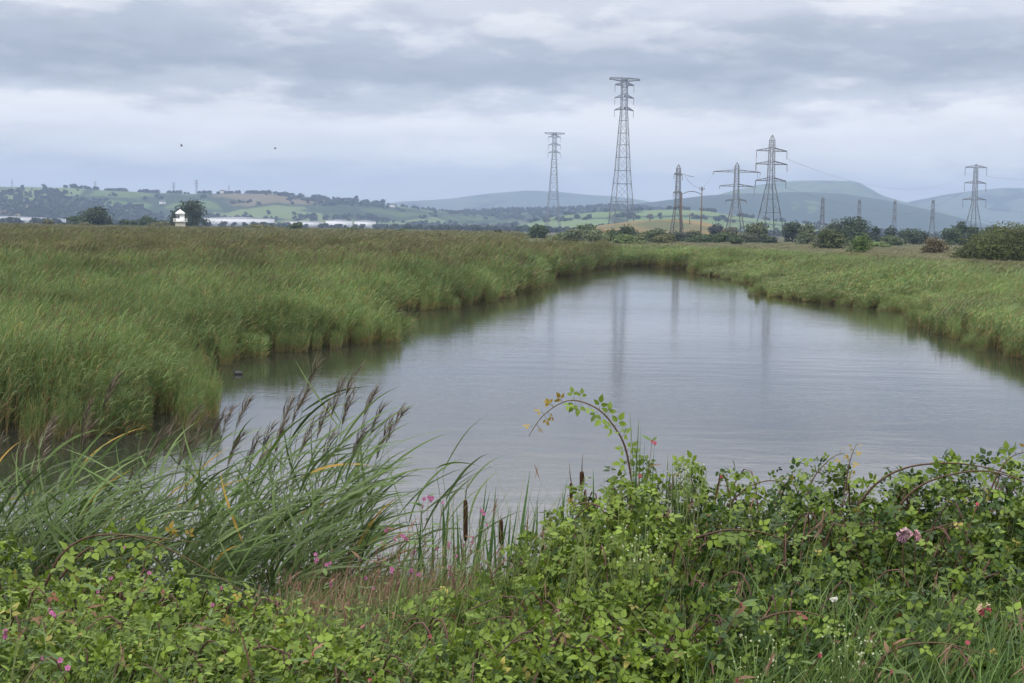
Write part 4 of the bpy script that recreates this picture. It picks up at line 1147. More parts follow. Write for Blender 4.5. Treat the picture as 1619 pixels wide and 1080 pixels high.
TRI_V, TRI_F = trifoliate()
ONE_V, ONE_F = leaflet(W=0.30)
LAN_V, LAN_F = leaflet(W=0.13, fold=0.1, droop=0.25)
BR_MID = np.array((0.088, 0.140, 0.019)); BR_YOUNG = np.array((0.142, 0.212, 0.026)); BR_DARK = np.array((0.030, 0.062, 0.014)); BR_YEL = np.array((0.28, 0.25, 0.06)); BR_RED = np.array((0.22, 0.085, 0.06))


def bramble_cols(n, young=0.3):
    r = rng.random(n)[:, None]
    c = np.where(r < young, BR_YOUNG, np.where(r < young + 0.42, BR_MID, BR_DARK))
    q = rng.random(n)[:, None]
    c = np.where(q < 0.018, BR_YEL, np.where(q < 0.026, BR_RED, c))
    return c * rnd(n, 0.75, 1.25)[:, None]


def dome_leaves(mb, cx, cy, zt, w, h, n, size, young, tmpl=None, inner=0.55):
    """leaves through the outer half of an uneven dome whose top is at zt"""
    d = rng.normal(0, 1, (n * 2, 3)); d[:, 2] = np.abs(d[:, 2]) * 0.9 - 0.15; d = norm(d)
    d = d[(d[:, 1] < 0.75)][:n]; n = len(d)
    q = rnd(n, inner ** 2, 1.0) ** 0.5
    lump = 1 + 0.20 * np.sin(d[:, 0] * 6 + cx * 9) * np.cos(d[:, 1] * 5 + cy * 7) + 0.10 * np.sin(d[:, 2] * 9 + d[:, 0] * 11 + cx * 5)
    q = np.minimum(q * lump, 1.05)
    p = np.stack([cx + d[:, 0] * w * 0.55 * q, cy + d[:, 1] * w * 0.5 * q, zt - h + d[:, 2] * h * q], -1)
    g = gza(p[:, 0], p[:, 1]); p[:, 2] = np.maximum(p[:, 2], g + rnd(n, 0.02, 0.15))
    nr = norm(d * 0.55 + np.array((0, -0.15, 0.75)) + rng.normal(0, 0.58, (n, 3)))
    ax = norm(d * np.array((1, 1, 0.15)) + rng.normal(0, 0.8, (n, 3)) + np.array((0, -0.1, -0.1)))
    V, F = tmpl or (TRI_V, TRI_F)
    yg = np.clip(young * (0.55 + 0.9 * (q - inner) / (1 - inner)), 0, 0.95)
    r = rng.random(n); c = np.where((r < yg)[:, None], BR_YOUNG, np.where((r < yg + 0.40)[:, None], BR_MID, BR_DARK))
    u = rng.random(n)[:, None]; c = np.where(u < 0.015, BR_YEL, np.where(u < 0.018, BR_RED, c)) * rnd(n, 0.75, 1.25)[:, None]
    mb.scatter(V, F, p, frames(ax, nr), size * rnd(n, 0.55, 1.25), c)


CANE = np.array((0.085, 0.045, 0.035))


def thicket(label, domes, dens=1.0, young=0.3, size=0.037, ncane=6):
    """domes: (px, py of the top, distance, width m, height m)"""
    D = [(at_y(px, py, d), w, h) for px, py, d, w, h in domes]
    cx = sum(q[0][0] for q in D) / len(D); cy = sum(q[0][1] for q in D) / len(D)
    t = thing('bramble_bush', label, 'bramble', (cx, cy, gz(cx, cy)))
    lf = MB(); cn = MB()
    for (q, w, h) in D:
        n = int(2250 * dens * w * (0.5 + h))
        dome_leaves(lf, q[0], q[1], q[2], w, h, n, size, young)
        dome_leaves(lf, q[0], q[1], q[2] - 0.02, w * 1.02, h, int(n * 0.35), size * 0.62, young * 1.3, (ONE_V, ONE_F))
        for k in range(ncane):
            a = random.uniform(0, 6.28); r = random.uniform(0.3, 0.6) * w
            b = np.array((q[0] + random.uniform(-.15, .15) * w, q[1] + random.uniform(-.1, .15) * w, 0)); b[2] = gz(b[0], b[1])
            m_ = np.array((b[0] + math.cos(a) * r * .5, b[1] + math.sin(a) * r * .4, q[2] - h * random.uniform(0.0, 0.25)))
            e = np.array((b[0] + math.cos(a) * r, b[1] + math.sin(a) * r * .8, q[2] - h * random.uniform(0.2, 0.5)))
            cn.tube(spline([b, (b + m_) / 2 + (0, 0, .1 * h), m_, e], 12), np.linspace(.006, .0025, 12), 5, CANE * random.uniform(0.6, 1.5))
    cn.build('canes', M_STEM, t, smooth=True); lf.build('foliage', M_LEAF, t)
    return t


thicket('tall bramble thicket at the right edge, topped by long dark arching canes',
        [(1490, 742, 6.1, .95, 1.2), (1612, 728, 6.0, .95, 1.2), (1735, 732, 6.0, 1.0, 1.2), (1545, 770, 5.7, .8, 1.0), (1660, 770, 5.6, .9, 1.0)], 1.25, .13)
thicket('bramble thicket right of the middle with small reddish shoots on its crest',
        [(1370, 748, 6.1, .8, 1.1), (1265, 742, 6.2, .9, 1.15), (1320, 782, 5.7, .8, .95), (1420, 762, 5.9, .7, 1.0), (1170, 746, 6.2, .8, 1.1)], 1.25, .14)
thicket('bramble thicket under the high arching cane with cattails at its left shoulder',
        [(1005, 735, 6.1, .55, 1.1), (945, 766, 6.2, .55, 1.0), (1085, 745, 6.15, .8, 1.1), (1000, 785, 5.7, .8, .95), (892, 806, 5.9, .55, .9)], 1.25, .34)
thicket('bright leafy bramble slope falling from the arching cane down to the meadow',
        [(848, 868, 5.6, .7, .8), (935, 835, 5.4, .8, .9), (770, 915, 5.4, .7, .65), (1030, 830, 5.3, .8, .9), (690, 950, 5.1, .7, .5), (860, 920, 5.0, .75, .7)], 1.0, .34)
thicket('shaded bramble mass in the middle of the right slope with a pink honeysuckle flower',
        [(1150, 825, 5.4, .9, .9), (1270, 822, 5.4, .9, .9), (1390, 812, 5.4, .9, .9), (1500, 815, 5.3, .9, .9), (1620, 805, 5.3, .9, .9), (1720, 810, 5.3, .9, .9)], .95, .10)
thicket('lower bramble mass at the right above the bottom grass, with dark hollows',
        [(1180, 985, 4.4, .6, .4), (1320, 975, 4.45, .65, .42), (1450, 980, 4.4, .6, .4), (1580, 975, 4.45, .7, .42), (1110, 918, 4.8, .75, .65), (1230, 912, 4.8, .8, .62), (1350, 905, 4.85, .75, .6), (1470, 905, 4.85, .75, .62), (1590, 912, 4.8, .8, .6)], .85, .12)
thicket('low bramble patch at the bottom middle with pale young leaves',
        [(960, 935, 4.75, .7, .6), (880, 985, 4.45, .65, .42), (1010, 990, 4.4, .6, .4), (760, 1000, 4.45, .65, .38), (1110, 1010, 4.3, .5, .32)], .95, .34)
thicket('yellow green bramble clump at the far left edge below the reeds',
        [(10, 868, 5.7, .5, .75), (40, 925, 5.2, .7, .6), (-50, 930, 5.2, .7, .6), (130, 945, 5.1, .6, .5)], .9, .5)
thicket('low bramble mound under the two crossed arching canes on the left',
        [(190, 880, 5.7, .6, .6), (265, 905, 5.5, .6, .5), (330, 935, 5.3, .65, .45), (230, 960, 5.0, .75, .42), (420, 945, 5.4, .6, .45)], .85, .45)
thicket('pale bramble patch at the bottom left with pink willowherb flowers round it',
        [(60, 1000, 4.55, .6, .38), (180, 1020, 4.4, .65, .34), (300, 1000, 4.55, .7, .36), (430, 1010, 4.5, .65, .36), (545, 1030, 4.35, .5, .3), (500, 985, 4.8, .6, .36)], .9, .46)


def cane(label, px_pts, d, leaves, lsize, r0=0.006, young=0.7, red_tip=0.2, d_end=None, dark=1.0, every=True, name='bramble_cane'):
    n = len(px_pts)
    dd = np.linspace(d, d_end if d_end else d, n)
    P = spline([at_y(px, py, k) for (px, py), k in zip(px_pts, dd)], 46)
    b = P[0].copy(); t = thing(name, label, 'bramble', b)
    m = MB(); rad = np.linspace(r0, r0 * 0.3, 46)
    col = np.repeat((CANE * dark * (1 - np.linspace(0, 1, 46)[:, None] * 0.5) + np.linspace(0, 1, 46)[:, None] * 0.5 * np.array((0.16, 0.13, 0.045))), 5, 0)
    m.tube(P, rad, 5, np.vstack([col, col[:1], col[-1:]]))
    for k in range(2, 44):                                     # thorns
        if k % 2 == 0:
            tdir = norm(rng.normal(0, 1, 3)); m.tube([P[k], P[k] + tdir * rad[k] * 1.8 - (0, 0, 0.001), P[k] + tdir * rad[k] * 3.2 - (0, 0, .003)], [rad[k] * .6, rad[k] * .3, 0.0002], 4, CANE * 1.3)
    m.build('stem', M_STEM, t, smooth=True)
    lf = MB(); ks = np.clip(np.linspace(4, 43, leaves) + rng.normal(0, 1.1, leaves), 2, 44).astype(int)
    for j, k in enumerate(ks):
        f = k / 45
        tang = norm(P[min(k + 1, 45)] - P[k - 1]); sgn = (1 if j % 2 else -1) * (1 if random.random() < .8 else -1)
        out_ = norm(np.cross(tang, np.array((0, 1.0, 0))) * sgn + np.array((0, random.uniform(-1.2, .5), random.uniform(-.1, .5))) + tang * random.uniform(0, .7))
        pet = P[k] + out_ * lsize * 0.55
        m2 = np.array([P[k], (P[k] + pet) / 2 + (0, 0, .004), pet]); lf.tube(m2, [0.0012, 0.001, 0.0008], 4, (0.14, 0.16, 0.055))
        c = BR_YOUNG * random.uniform(.8, 1.2) if random.random() < young else BR_MID * random.uniform(.8, 1.2)
        if f > 1 - red_tip: c = np.array((0.26, 0.19, 0.035)) * random.uniform(.8, 1.2)
        s = lsize * (1.0 - 0.55 * f ** 2) * random.uniform(.75, 1.15)
        nr = norm(np.array((0.1, -0.65, 0.7)) + rng.normal(0, 0.3, 3))
        lf.scatter(TRI_V, TRI_F, pet[None], frames(out_[None], nr[None]), np.array([s]), c[None])
    lf.build('foliage', M_LEAF, t)
    return t


cane('single high bramble cane arching left over the open water, yellow leaves at its tip',
     [(1003, 800), (998, 755), (988, 706), (972, 676), (952, 652), (928, 638), (903, 633), (880, 641), (856, 660), (836, 689)], 6.0, 32, 0.046, .0060, .85, .30)
cane('upper long dark arching cane along the crest of the right thicket', [(1355, 800), (1385, 765), (1425, 742), (1475, 733), (1535, 735), (1600, 752), (1660, 790)], 5.75, 14, 0.05, .0065, .35, .05, dark=.7)
cane('lower long dark arching cane crossing the right thicket', [(1408, 835), (1422, 800), (1455, 768), (1505, 750), (1560, 745), (1620, 762), (1690, 800)], 5.6, 13, 0.05, .007, .35, .05, dark=.7)
cane('short leafy bramble shoot curving right on the crest right of the middle', [(1276, 785), (1284, 760), (1300, 738), (1318, 722), (1336, 716)], 5.9, 9, 0.036, .004, .6, .3)
cane('upright reddish bramble shoot standing above the crest of the thicket', [(1338, 775), (1340, 748), (1346, 722), (1354, 702)], 5.9, 9, 0.036, .004, .3, .6)
cane('outer arching cane on the left, rising from the bottom left corner', [(72, 925), (95, 880), (130, 853), (175, 845), (230, 852), (290, 880), (350, 915), (400, 945)], 5.15, 13, 0.05, .006, .6, .1, dark=.8)
cane('inner arching cane on the left, crossing in front of the reeds', [(95, 915), (125, 878), (165, 856), (212, 848), (262, 852), (315, 858)], 5.3, 12, 0.055, .006, .75, .2, dark=.8)
cane('thin bramble cane bowing low over the bottom right grass', [(1382, 1062), (1402, 1034), (1440, 1019), (1490, 1017), (1540, 1030), (1580, 1050)], 4.2, 6, 0.04, .005, .3, .1, dark=.9)
cane('bramble cane lying across the middle of the right slope', [(1100, 850), (1150, 838), (1205, 842), (1260, 862)], 5.0, 6, 0.05, .0055, .3, .0, dark=.6)
cane('brown bramble cane across the lower right thicket', [(1190, 985), (1230, 970), (1275, 968), (1330, 985)], 4.5, 5, 0.045, .0055, .3, .0, dark=.9)
cane('dry grey bramble stem standing in the bottom left patch', [(400, 1080), (392, 1040), (380, 1000), (368, 975)], 4.3, 4, 0.04, .005, .4, .1, dark=1.6)
cane('bramble shoot pointing up left from the thicket shoulder near the cattails', [(1000, 830), (960, 806), (930, 795), (905, 800)], 5.9, 7, 0.045, .005, .6, .2)
cane('small bramble spray on the crest left of the reddish shoot', [(1150, 800), (1180, 772), (1215, 760), (1250, 765)], 6.0, 9, 0.046, .005, .3, .1, dark=.7)
cane('leafy bramble spray at the top right corner of the thicket', [(1560, 790), (1580, 745), (1600, 722), (1630, 712)], 5.7, 9, 0.05, .005, .5, .2)


# ---- reeds growing at the foot of the bank
FG_G = np.array((0.072, 0.122, 0.028)); FG_L = np.array((0.108, 0.158, 0.050)); FG_D = np.array((0.045, 0.072, 0.022))


def fg_reed(px, py, d, label, group, plume=True, lean=None, nleaf=None, curve=0.03, dark=1.0):
    tip = at_y(px, py, d)
    lean = random.uniform(0.22, 0.42) if lean is None else lean
    by = d + random.uniform(-0.15, 0.2); bx = tip[0] - lean
    b = np.array((bx, by, max(gz(bx, by), -0.25) - 0.03))
    t = thing('reed', label, 'reed', b, group)
    H = tip[2] - b[2]
    P = spline([b, b + (tip - b) * 0.4 + (-0.10 * lean, 0, 0.03), b + (tip - b) * 0.75 + (-curve * lean, 0, 0.04), tip], 18)
    st = MB(); gcol = FG_G * random.uniform(.9, 1.4)
    cs = STRAW * 0.55 * (1 - np.linspace(0, 1, 18)[:, None]) + gcol * np.linspace(0, 1, 18)[:, None]
    cs = np.repeat(cs, 5, 0); st.tube(P, np.linspace(.0042, .0014, 18), 5, np.vstack([cs, cs[:1], cs[-1:]]))
    st.build('stem', M_STEM, t, smooth=True)
    n = nleaf or random.randint(8, 11)
    tt = np.linspace(0.30, 0.86 if plume else 0.97, n) + rnd(n, -.03, .03)
    o = np.stack([np.interp(tt * 17, np.arange(18), P[:, i]) for i in range(3)], -1)
    a = rng.normal(0.0, 0.62, n); a = np.where(rng.random(n) < 0.16, a + 2.6, a)
    el = rnd(n, 0.45, 1.25); ln = rnd(n, 0.30, 0.58)
    dv = np.stack([np.cos(a) * np.cos(el), np.sin(a) * np.cos(el), np.sin(el)], -1)
    pts = [o]; cur = dv.copy(); seg = 7
    for q in range(seg):
        cur = norm(cur + np.array((0.06, 0, -0.07)) * (0.6 + q * 0.16) * rnd(n, .5, 1.5)[:, None]); pts.append(pts[-1] + cur * (ln / seg)[:, None])
    PP = np.stack(pts, 1)
    W = np.array([.35, .8, 1.0, 1.0, .9, .7, .42, .05])[None] * rnd(n, .0050, .0090)[:, None]
    side = norm(np.cross(dv, norm(np.array((0, -0.45, 1.0)) + rng.normal(0, .45, (n, 3)))))
    r = rng.random(n)[:, None]
    c = np.where(r < .5, FG_G, np.where(r < .75, FG_L, FG_D)) * rnd(n, .75, 1.25)[:, None] * dark
    c = np.where(rng.random(n)[:, None] < .018, np.array((.34, .22, .04)), c)
    lf = MB(); lf.ribbons(PP, W, side, c)
    lf.build('leaves', M_REED, t)
    if plume:
        pm = MB(); k = 26; L_ = random.uniform(0.26, 0.38)
        f = np.sort(rnd(k, 0, 1)); top = P[-1] - P[-4]; ax = norm(top)
        axis_pts = P[-1] - ax * L_ * 0.45 + ax[None] * (f * L_ * 0.75)[:, None] + np.array((0.05, 0, -0.02)) * (f ** 2)[:, None]
        st2 = np.vstack([P[-1] - ax * L_ * .45, axis_pts[-1]])
        aa = rnd(k, 0, 6.28); dv = norm(ax * 0.9 + np.stack([np.cos(aa) * .26 + .16, np.sin(aa) * .26, 0.0 * aa], -1))
        ll = (0.055 + 0.085 * np.sin(math.pi * np.clip(1 - f, 0.05, .95)) ** .7) * rnd(k, .7, 1.2)
        p1 = axis_pts + dv * (ll * .5)[:, None]; p2 = p1 + norm(dv + np.array((.22, 0, -.32)))*(ll * .55)[:, None]
        pc = np.array((0.118, 0.096, 0.072)) * rnd(k, .7, 1.7)[:, None]
        pm.ribbons(np.stack([axis_pts, p1, p2], 1), np.array([.0014, .0030, .0008]), norm(np.cross(dv, rng.normal(0, 1, (k, 3)))), pc)
        pm.ribbons(np.stack([axis_pts, (axis_pts + p1) / 2, p1], 1), np.array([.0014, .0026, .0010]), norm(np.cross(dv, rng.normal(0, 1, (k, 3)))), pc * 1.2)
        pm.tube([P[-1] - ax * L_ * .4, axis_pts[-1]], [.0018, .0008], 4, (0.09, 0.065, 0.04))
        pm.build('plume', M_STEM, t)
    return t


GA = 'plumed reeds leaning over the open water'; GB = 'plumed reeds in front of the dark reed reflection'; GC = 'plumed reeds at the left edge'
fg_reed(552, 600, 8.0, 'tallest foreground reed with a dense dark plume against the open water', GA, lean=.45)
fg_reed(487, 596, 8.1, 'reed with a narrow upright plume left of the tallest foreground reed', GA, lean=.40)
fg_reed(618, 672, 7.7, 'reed with a loose drooping plume at the right end of the reed clump', GA, lean=.50)
for (px, py) in [(529, 624), (578, 640), (590, 662), (602, 690), (505, 662), (468, 640), (545, 640), (446, 655), (440, 682), (560, 700), (512, 705), (480, 690)]:
    fg_reed(px, py, random.uniform(7.6, 8.3), 'plumed reed in the clump standing against open water left of the cattails', GA)
for (px, py) in [(378, 652), (352, 668), (392, 712), (365, 708), (335, 678), (310, 684), (296, 668), (262, 692), (418, 690), (405, 735), (285, 716), (240, 706)]:
    fg_reed(px, py, random.uniform(7.7, 8.4), 'plumed reed left of the open water in front of the dark bank reflection', GB)
fg_reed(168, 618, 7.9, 'reed with a single dark curved plume rising above the left reed clump', GC, lean=.22, curve=.3)
for (px, py) in [(20, 735), (48, 742), (62, 700), (132, 690), (100, 702), (205, 742), (-15, 722), (70, 690), (128, 664)]:
    fg_reed(px, py, random.uniform(7.4, 8.2), 'dark plumed reed at the left edge in front of the water gap', GC, lean=random.uniform(.1, .35))
GL = 'leafy reeds without plumes'
for k in range(165):
    u = random.random(); px = -60 + 660 * u
    lo = np.interp(px, [-60, 60, 200, 330, 450, 540, 600], [770, 770, 745, 745, 720, 720, 770])
    py = lo + 130 * random.random() ** 1.3
    fg_reed(px, py, random.uniform(7.0, 8.2), 'leafy green reed without a plume in the dense left foreground clump', GL, plume=False, lean=random.uniform(.2, .55), nleaf=random.randint(9, 13), dark=random.uniform(.75, 1.1))
for k in range(64):
    px = random.uniform(-50, 590); py = random.uniform(830, 905) - (30 if px < 350 else 0)
    fg_reed(px, py, random.uniform(6.5, 7.3), 'short leafy reed low in the dense left foreground clump', 'short leafy reeds', plume=False, lean=random.uniform(.15, .4), nleaf=random.randint(9, 13), dark=random.uniform(.65, 1.0))
for (px, py) in [(700, 742), (690, 738), (735, 775), (660, 770), (640, 800), (625, 780)]:
    fg_reed(px, py, random.uniform(7.3, 7.8), 'leafy reed at the right end of the clump with long leaves blown over the water', 'leafy reeds blown to the right', plume=False, lean=.62, nleaf=7, curve=-.25)


# ---- cattails
def blade(mb, b, tip, w, bend=0.04, col=None):
    n = 9; u = np.linspace(0, 1, n)[:, None]
    P = b * (1 - u) + tip * u; P[:, 0] -= (bend * 4 * u * (1 - u))[:, 0]
    d = norm(tip - b); sd_ = norm(np.cross(d, np.array((random.uniform(-.5, .5), -1.0, 0.0))))
    c = np.array((0.055, 0.115, 0.035)) * random.uniform(.8, 1.3) if col is None else np.array(col)
    mb.ribbons(P[None], (np.array([.8, 1, 1, 1, 1, .95, .8, .5, .04]) * w)[None], sd_[None], c[None])


def cattail(label, px, py0, py1, d, spike_to, tips, bx=0.02, w=.0125, headcol=1.0):
    top = at_y(px, py0, d); bot = at_y(px, py1, d); sp = at_y(*spike_to, d)
    b = np.array((bot[0] - bx, d, gz(bot[0], d) - .05))
    t = thing('cattail', label, 'cattail', b, 'cattails at the foot of the bank')
    s = MB(); s.tube(spline([b, (b + bot) / 2 + (.005, 0, 0), bot, top], 10), .0042, 6, (0.10, 0.14, 0.05))
    s.tube([top, (top + sp) / 2 + (-.002, 0, 0), sp], [.0028, .0022, .0008], 5, (0.12, 0.075, 0.06)); s.build('stem', M_STEM, t, smooth=True)
    h = MB(); u = np.linspace(0, 1, 14); r = w * np.sqrt(np.clip(1 - np.abs(2 * u - 1) ** 7, 0, 1)) + .0005
    h.tube(bot[None] * (1 - u[:, None]) + top[None] * u[:, None], r, 12); h.build('seed_head', M_CATTAIL, t, smooth=True)
    lf = MB()
    for (tx, ty) in tips:
        tip = at_y(tx, ty, d + random.uniform(-.1, .12)); bb = b + np.array((random.uniform(-.04, .04), random.uniform(-.04, .04), 0))
        blade(lf, bb, tip, random.uniform(.010, .0145), random.uniform(-.05, .06))
    lf.build('leaves', M_REED, t)


cattail('cattail with the longest thick brown head, left of the other cattails', 736, 788, 858, 7.0, (742, 752), [(770, 756), (784, 770), (760, 800), (716, 790), (726, 830), (775, 776), (700, 800)])
cattail('short cattail with a reddish brown head just left of the bramble slope', 792, 820, 862, 7.0, (793, 812), [(838, 744), (820, 793), (806, 800), (780, 805), (850, 796), (765, 830)], w=.0125)
cattail('cattail with a dark head and tall spike rising out of the bramble shoulder', 920, 744, 776, 6.6, (922, 716), [(938, 742), (912, 770)], w=.0115)
cattail('thin dark cattail head half hidden by bramble leaves left of the spiked one', 903, 762, 800, 6.6, (900, 732), [(890, 772), (896, 760)], w=.0085)
for (bx_, tips, lab) in [(690, [(668, 795), (700, 782), (712, 770), (684, 806), (722, 800), (655, 812)], 'cattail leaf clump without heads, left of the longest brown head'),
                         (815, [(836, 800), (850, 790), (862, 795), (826, 812), (808, 800)], 'cattail leaf clump without heads at the edge of the bramble slope')]:
    q = at_y(bx_, 900, 7.1); b = np.array((q[0], 7.1, gz(q[0], 7.1) - .04)); t = thing('cattail', lab, 'cattail', b, 'cattails at the foot of the bank')
    m = MB(); c = MB()
    for tp_ in tips: blade(m, b + np.array((random.uniform(-.06, .06), random.uniform(-.06, .06), 0)), at_y(*tp_, 7.1), random.uniform(.010, .014), random.uniform(-.05, .05), (0.20, 0.12, 0.05) if random.random() < .15 else None)
    c.tube([b, b + (0, 0, .25)], [.012, .006], 6, (0.1, 0.12, 0.05)); c.build('stem', M_STEM, t); m.build('leaves', M_REED, t)


# ---- willowherb and honeysuckle flowers
def petals(mb, c, r, n, facing, col, cup=0.25):
    f = norm(np.asarray(facing, float)); a = norm(np.cross(f, np.array((0.3, 0.2, 1.0)))); b = np.cross(f, a)
    for k in range(n):
        an = 2 * math.pi * k / n; d = math.cos(an) * a + math.sin(an) * b; s = np.cross(f, d)
        V = [c, c + d * r * .6 + s * r * .42 + f * cup * r * .5, c + d * r + f * cup * r, c + d * r * .6 - s * r * .42 + f * cup * r * .5]
        mb.add(V, np.array([(0, 1, 2, 3)]), np.asarray(col) * random.uniform(.85, 1.15))


PINK = (0.42, 0.14, 0.28); REDP = (0.42, 0.08, 0.12)


def willowherb(px, py, d, label, group, col=PINK, nf=2, r=.010):
    top = at_y(px, py, d); bx = top[0] - random.uniform(.05, .2); by = d + random.uniform(0, .2)
    b = np.array((bx, by, gz(bx, by) - .02))
    if top[2] - b[2] < .15: b[2] = top[2] - .2
    t = thing('willowherb', label, 'wildflower', b, group)
    P = spline([b, (b + top) / 2 + (-.02, 0, .03), top], 12)
    s = MB(); s.tube(P, np.linspace(.003, .0012, 12), 5, (0.15, 0.085, 0.05)); s.build('stem', M_STEM, t)
    lf = MB(); n = 16; k = rng.integers(2, 12, n); a = rnd(n, 0, 6.28)
    dv = norm(np.stack([np.cos(a), np.sin(a), rnd(n, .2, .9)], -1))
    lf.scatter(LAN_V, LAN_F, P[k], frames(dv, norm(rng.normal(0, .3, (n, 3)) + np.array((0, -.3, 1)))), rnd(n, .04, .075), np.where(rng.random(n)[:, None] < .25, (0.2, .11, .06), (.09, .15, .04)) * rnd(n, .8, 1.3)[:, None])
    lf.build('foliage', M_GRASS, t)
    for j in range(nf):
        f = MB(); c = top + (rng.normal(0, .012, 3) if j else 0); petals(f, c, r * random.uniform(.8, 1.2), 5, (random.uniform(-.5, .5), -1, random.uniform(.1, .8)), col)
        f.tube([c - (0, -.004, .014), c], [.002, .003], 5, (0.2, .1, .06)); f.build('flower', M_PETAL, t)


GW = 'willowherb in the meadow between reeds and brambles'
for i, (px, py) in enumerate([(502, 884), (522, 890), (570, 885), (578, 914), (640, 850), (625, 852), (712, 904), (722, 880), (700, 795), (668, 800), (762, 808), (748, 850), (708, 862), (650, 902), (664, 910), (523, 922), (745, 872), (690, 866), (770, 830), (612, 836), (655, 872), (733, 862), (590, 930), (620, 905)]):
    willowherb(px, py, random.uniform(6.2, 7.0) if py < 880 else random.uniform(5.7, 6.2), 'slender willowherb with pink flowers in the meadow between reeds and brambles', GW, nf=random.randint(1, 3))
willowherb(678, 786, 7.0, 'tallest willowherb with a large pink flower cluster, left of the longest cattail head', GW, nf=5, r=.012)
GV = 'willowherb among the brambles at the lower left'
for (px, py) in [(175, 914), (196, 866), (350, 930), (107, 1056), (78, 964), (236, 906), (336, 956), (66, 1040), (155, 935), (95, 1044)]:
    willowherb(px, py, np.interp(py, [860, 950, 1060], [5.4, 4.9, 4.15]) - .1, 'small pink willowherb flower among the brambles at the lower left', GV, nf=1)
willowherb(8, 998, 4.4, 'willowherb with a pair of bright pink flowers at the left edge', GV, nf=3, r=.011)
willowherb(88, 975, 4.5, 'willowherb with two pink flowers above the bottom left corner', GV, nf=3, r=.010)
GR = 'small red flowers among the brambles'
for (px, py, d) in [(495, 1034, 4.2), (585, 1076, 4.1), (680, 1006, 4.2), (1172, 956, 4.35), (1410, 1062, 4.0), (1530, 1016, 4.15), (1165, 1074, 4.0), (1412, 1020, 4.2), (1296, 1036, 4.1), (1012, 752, 5.8), (1140, 753, 5.9), (1545, 797, 5.1)]:
    willowherb(px, py, d, 'small red flower scattered among the right and bottom brambles', GR, REDP, 1, .008)
willowherb(1031, 698, 5.9, 'single red flower on a tall stem beside the high arching cane', GR, REDP, 2, .010)


def honeysuckle(px, py, d, label, col, n=12, r=.028):
    c = at_y(px, py, d); b = np.array((c[0], d + .25, gz(c[0], d + .25)))
    t = thing('honeysuckle', label, 'wildflower', b)
    s = MB(); s.tube(spline([b, (b + c) / 2 + (.06, .05, .05), c], 10), .003, 5, (.12, .09, .05)); s.build('stem', M_STEM, t)
    f = MB()
    for k in range(n):
        a = random.uniform(0, 6.28); dv = norm(np.array((math.cos(a), -.7 + .4 * random.random(), math.sin(a) * .8 + .3)))
        e = c + dv * r * random.uniform(.8, 1.3); cc = np.array(col[k % len(col)])
        f.tube([c, (c + e) / 2 + (0, 0, .003), e], [.0018, .0025, .0038], 5, cc); petals(f, e, .010, 4, dv, cc * 1.1, .5)
    f.build('flower', M_PETAL, t)


honeysuckle(1428, 846, 4.86, 'honeysuckle with a pale pink flower whorl on the dark right slope', [(.45, .25, .33), (.5, .37, .37), (.38, .2, .3)], 16, .024)
honeysuckle(1447, 847, 4.88, 'small pale pink honeysuckle whorl touching the larger one on the right slope', [(.55, .28, .38), (.5, .3, .3)], 8, .016)
honeysuckle(1556, 964, 4.35, 'honeysuckle with a red and cream flower whorl low in the right thicket', [(.38, .10, .10), (.48, .38, .25), (.38, .1, .12)], 12, .020)
honeysuckle(1318, 946, 4.45, 'single white bindweed like flower in the middle of the lower right thicket', [(.7, .7, .64)], 5, .008)


# ---- small white sprays and grass clumps
def spray(px, py, d, label, n=60, w=.14, col=(.52, .55, .36), size=.003):
    c = at_y(px, py, d); b = np.array((c[0], d + .05, min(gz(c[0], d + .05), c[2] - .15)))
    t = thing('bedstraw', label, 'wildflower', b); s = MB(); f = MB()
    for k in range(n):
        e = c + np.array((random.gauss(0, w * .45), random.gauss(0, w * .3), random.gauss(-.03, w * .4)))
        if k % 2 == 0: s.tube(spline([b, (b + e) / 2 + rng.normal(0, .02, 3), e], 6), .0012, 4, (.12, .17, .05))
        petals(f, e, size * random.uniform(.8, 1.6), 4, (random.uniform(-.4, .4), -.8, .8), col)
    s.build('stem', M_STEM, t); f.build('blossom', M_PETAL, t)


spray(1010, 850, 5.0, 'fine white bedstraw spray below the arching cane', 46, .12)
spray(1352, 1022, 4.15, 'white bedstraw spray in the bottom right grass', 60, .13, size=.0032)
spray(1085, 742, 6.0, 'pale bedstraw spray on the crest right of the arching cane', 40, .12, (.40, .44, .22))
spray(640, 968, 5.2, 'pale cream bedstraw spray at the foot of the meadow', 40, .14)
spray(1205, 1030, 4.1, 'pale bedstraw spray in the grass at the bottom middle right', 40, .14, (.45, .48, .28))


def grass_clump(px, d, tips, label):
    q = at_y(px, 800, d); b = np.array((q[0], d, gz(q[0], d))); t = thing('grass_clump', label, 'grass', b); m = MB(); s = MB()
    for tp_ in tips: blade(m, b + rng.normal(0, .02, 3) * (1, 1, 0), at_y(*tp_, d + random.uniform(-.05, .05)), random.uniform(.0035, .006), random.uniform(-.03, .03), np.array((.075, .135, .045)) * random.uniform(.8, 1.3))
    for tp_ in tips[:2]: s.tube([b, at_y(*tp_, d)], [.003, .001], 4, (.12, .15, .06))
    s.build('stem', M_STEM, t); m.build('blades', M_GRASS, t)


grass_clump(1015, 5.95, [(996, 652), (1010, 662), (1013, 672), (1024, 716), (1034, 706), (1020, 690), (1005, 690), (1030, 730)], 'tall grass clump behind the high arching cane')
grass_clump(1066, 6.0, [(1056, 718), (1063, 728), (1070, 724), (1050, 738), (1078, 738), (1060, 735)], 'small grass clump on the crest right of the arching cane')


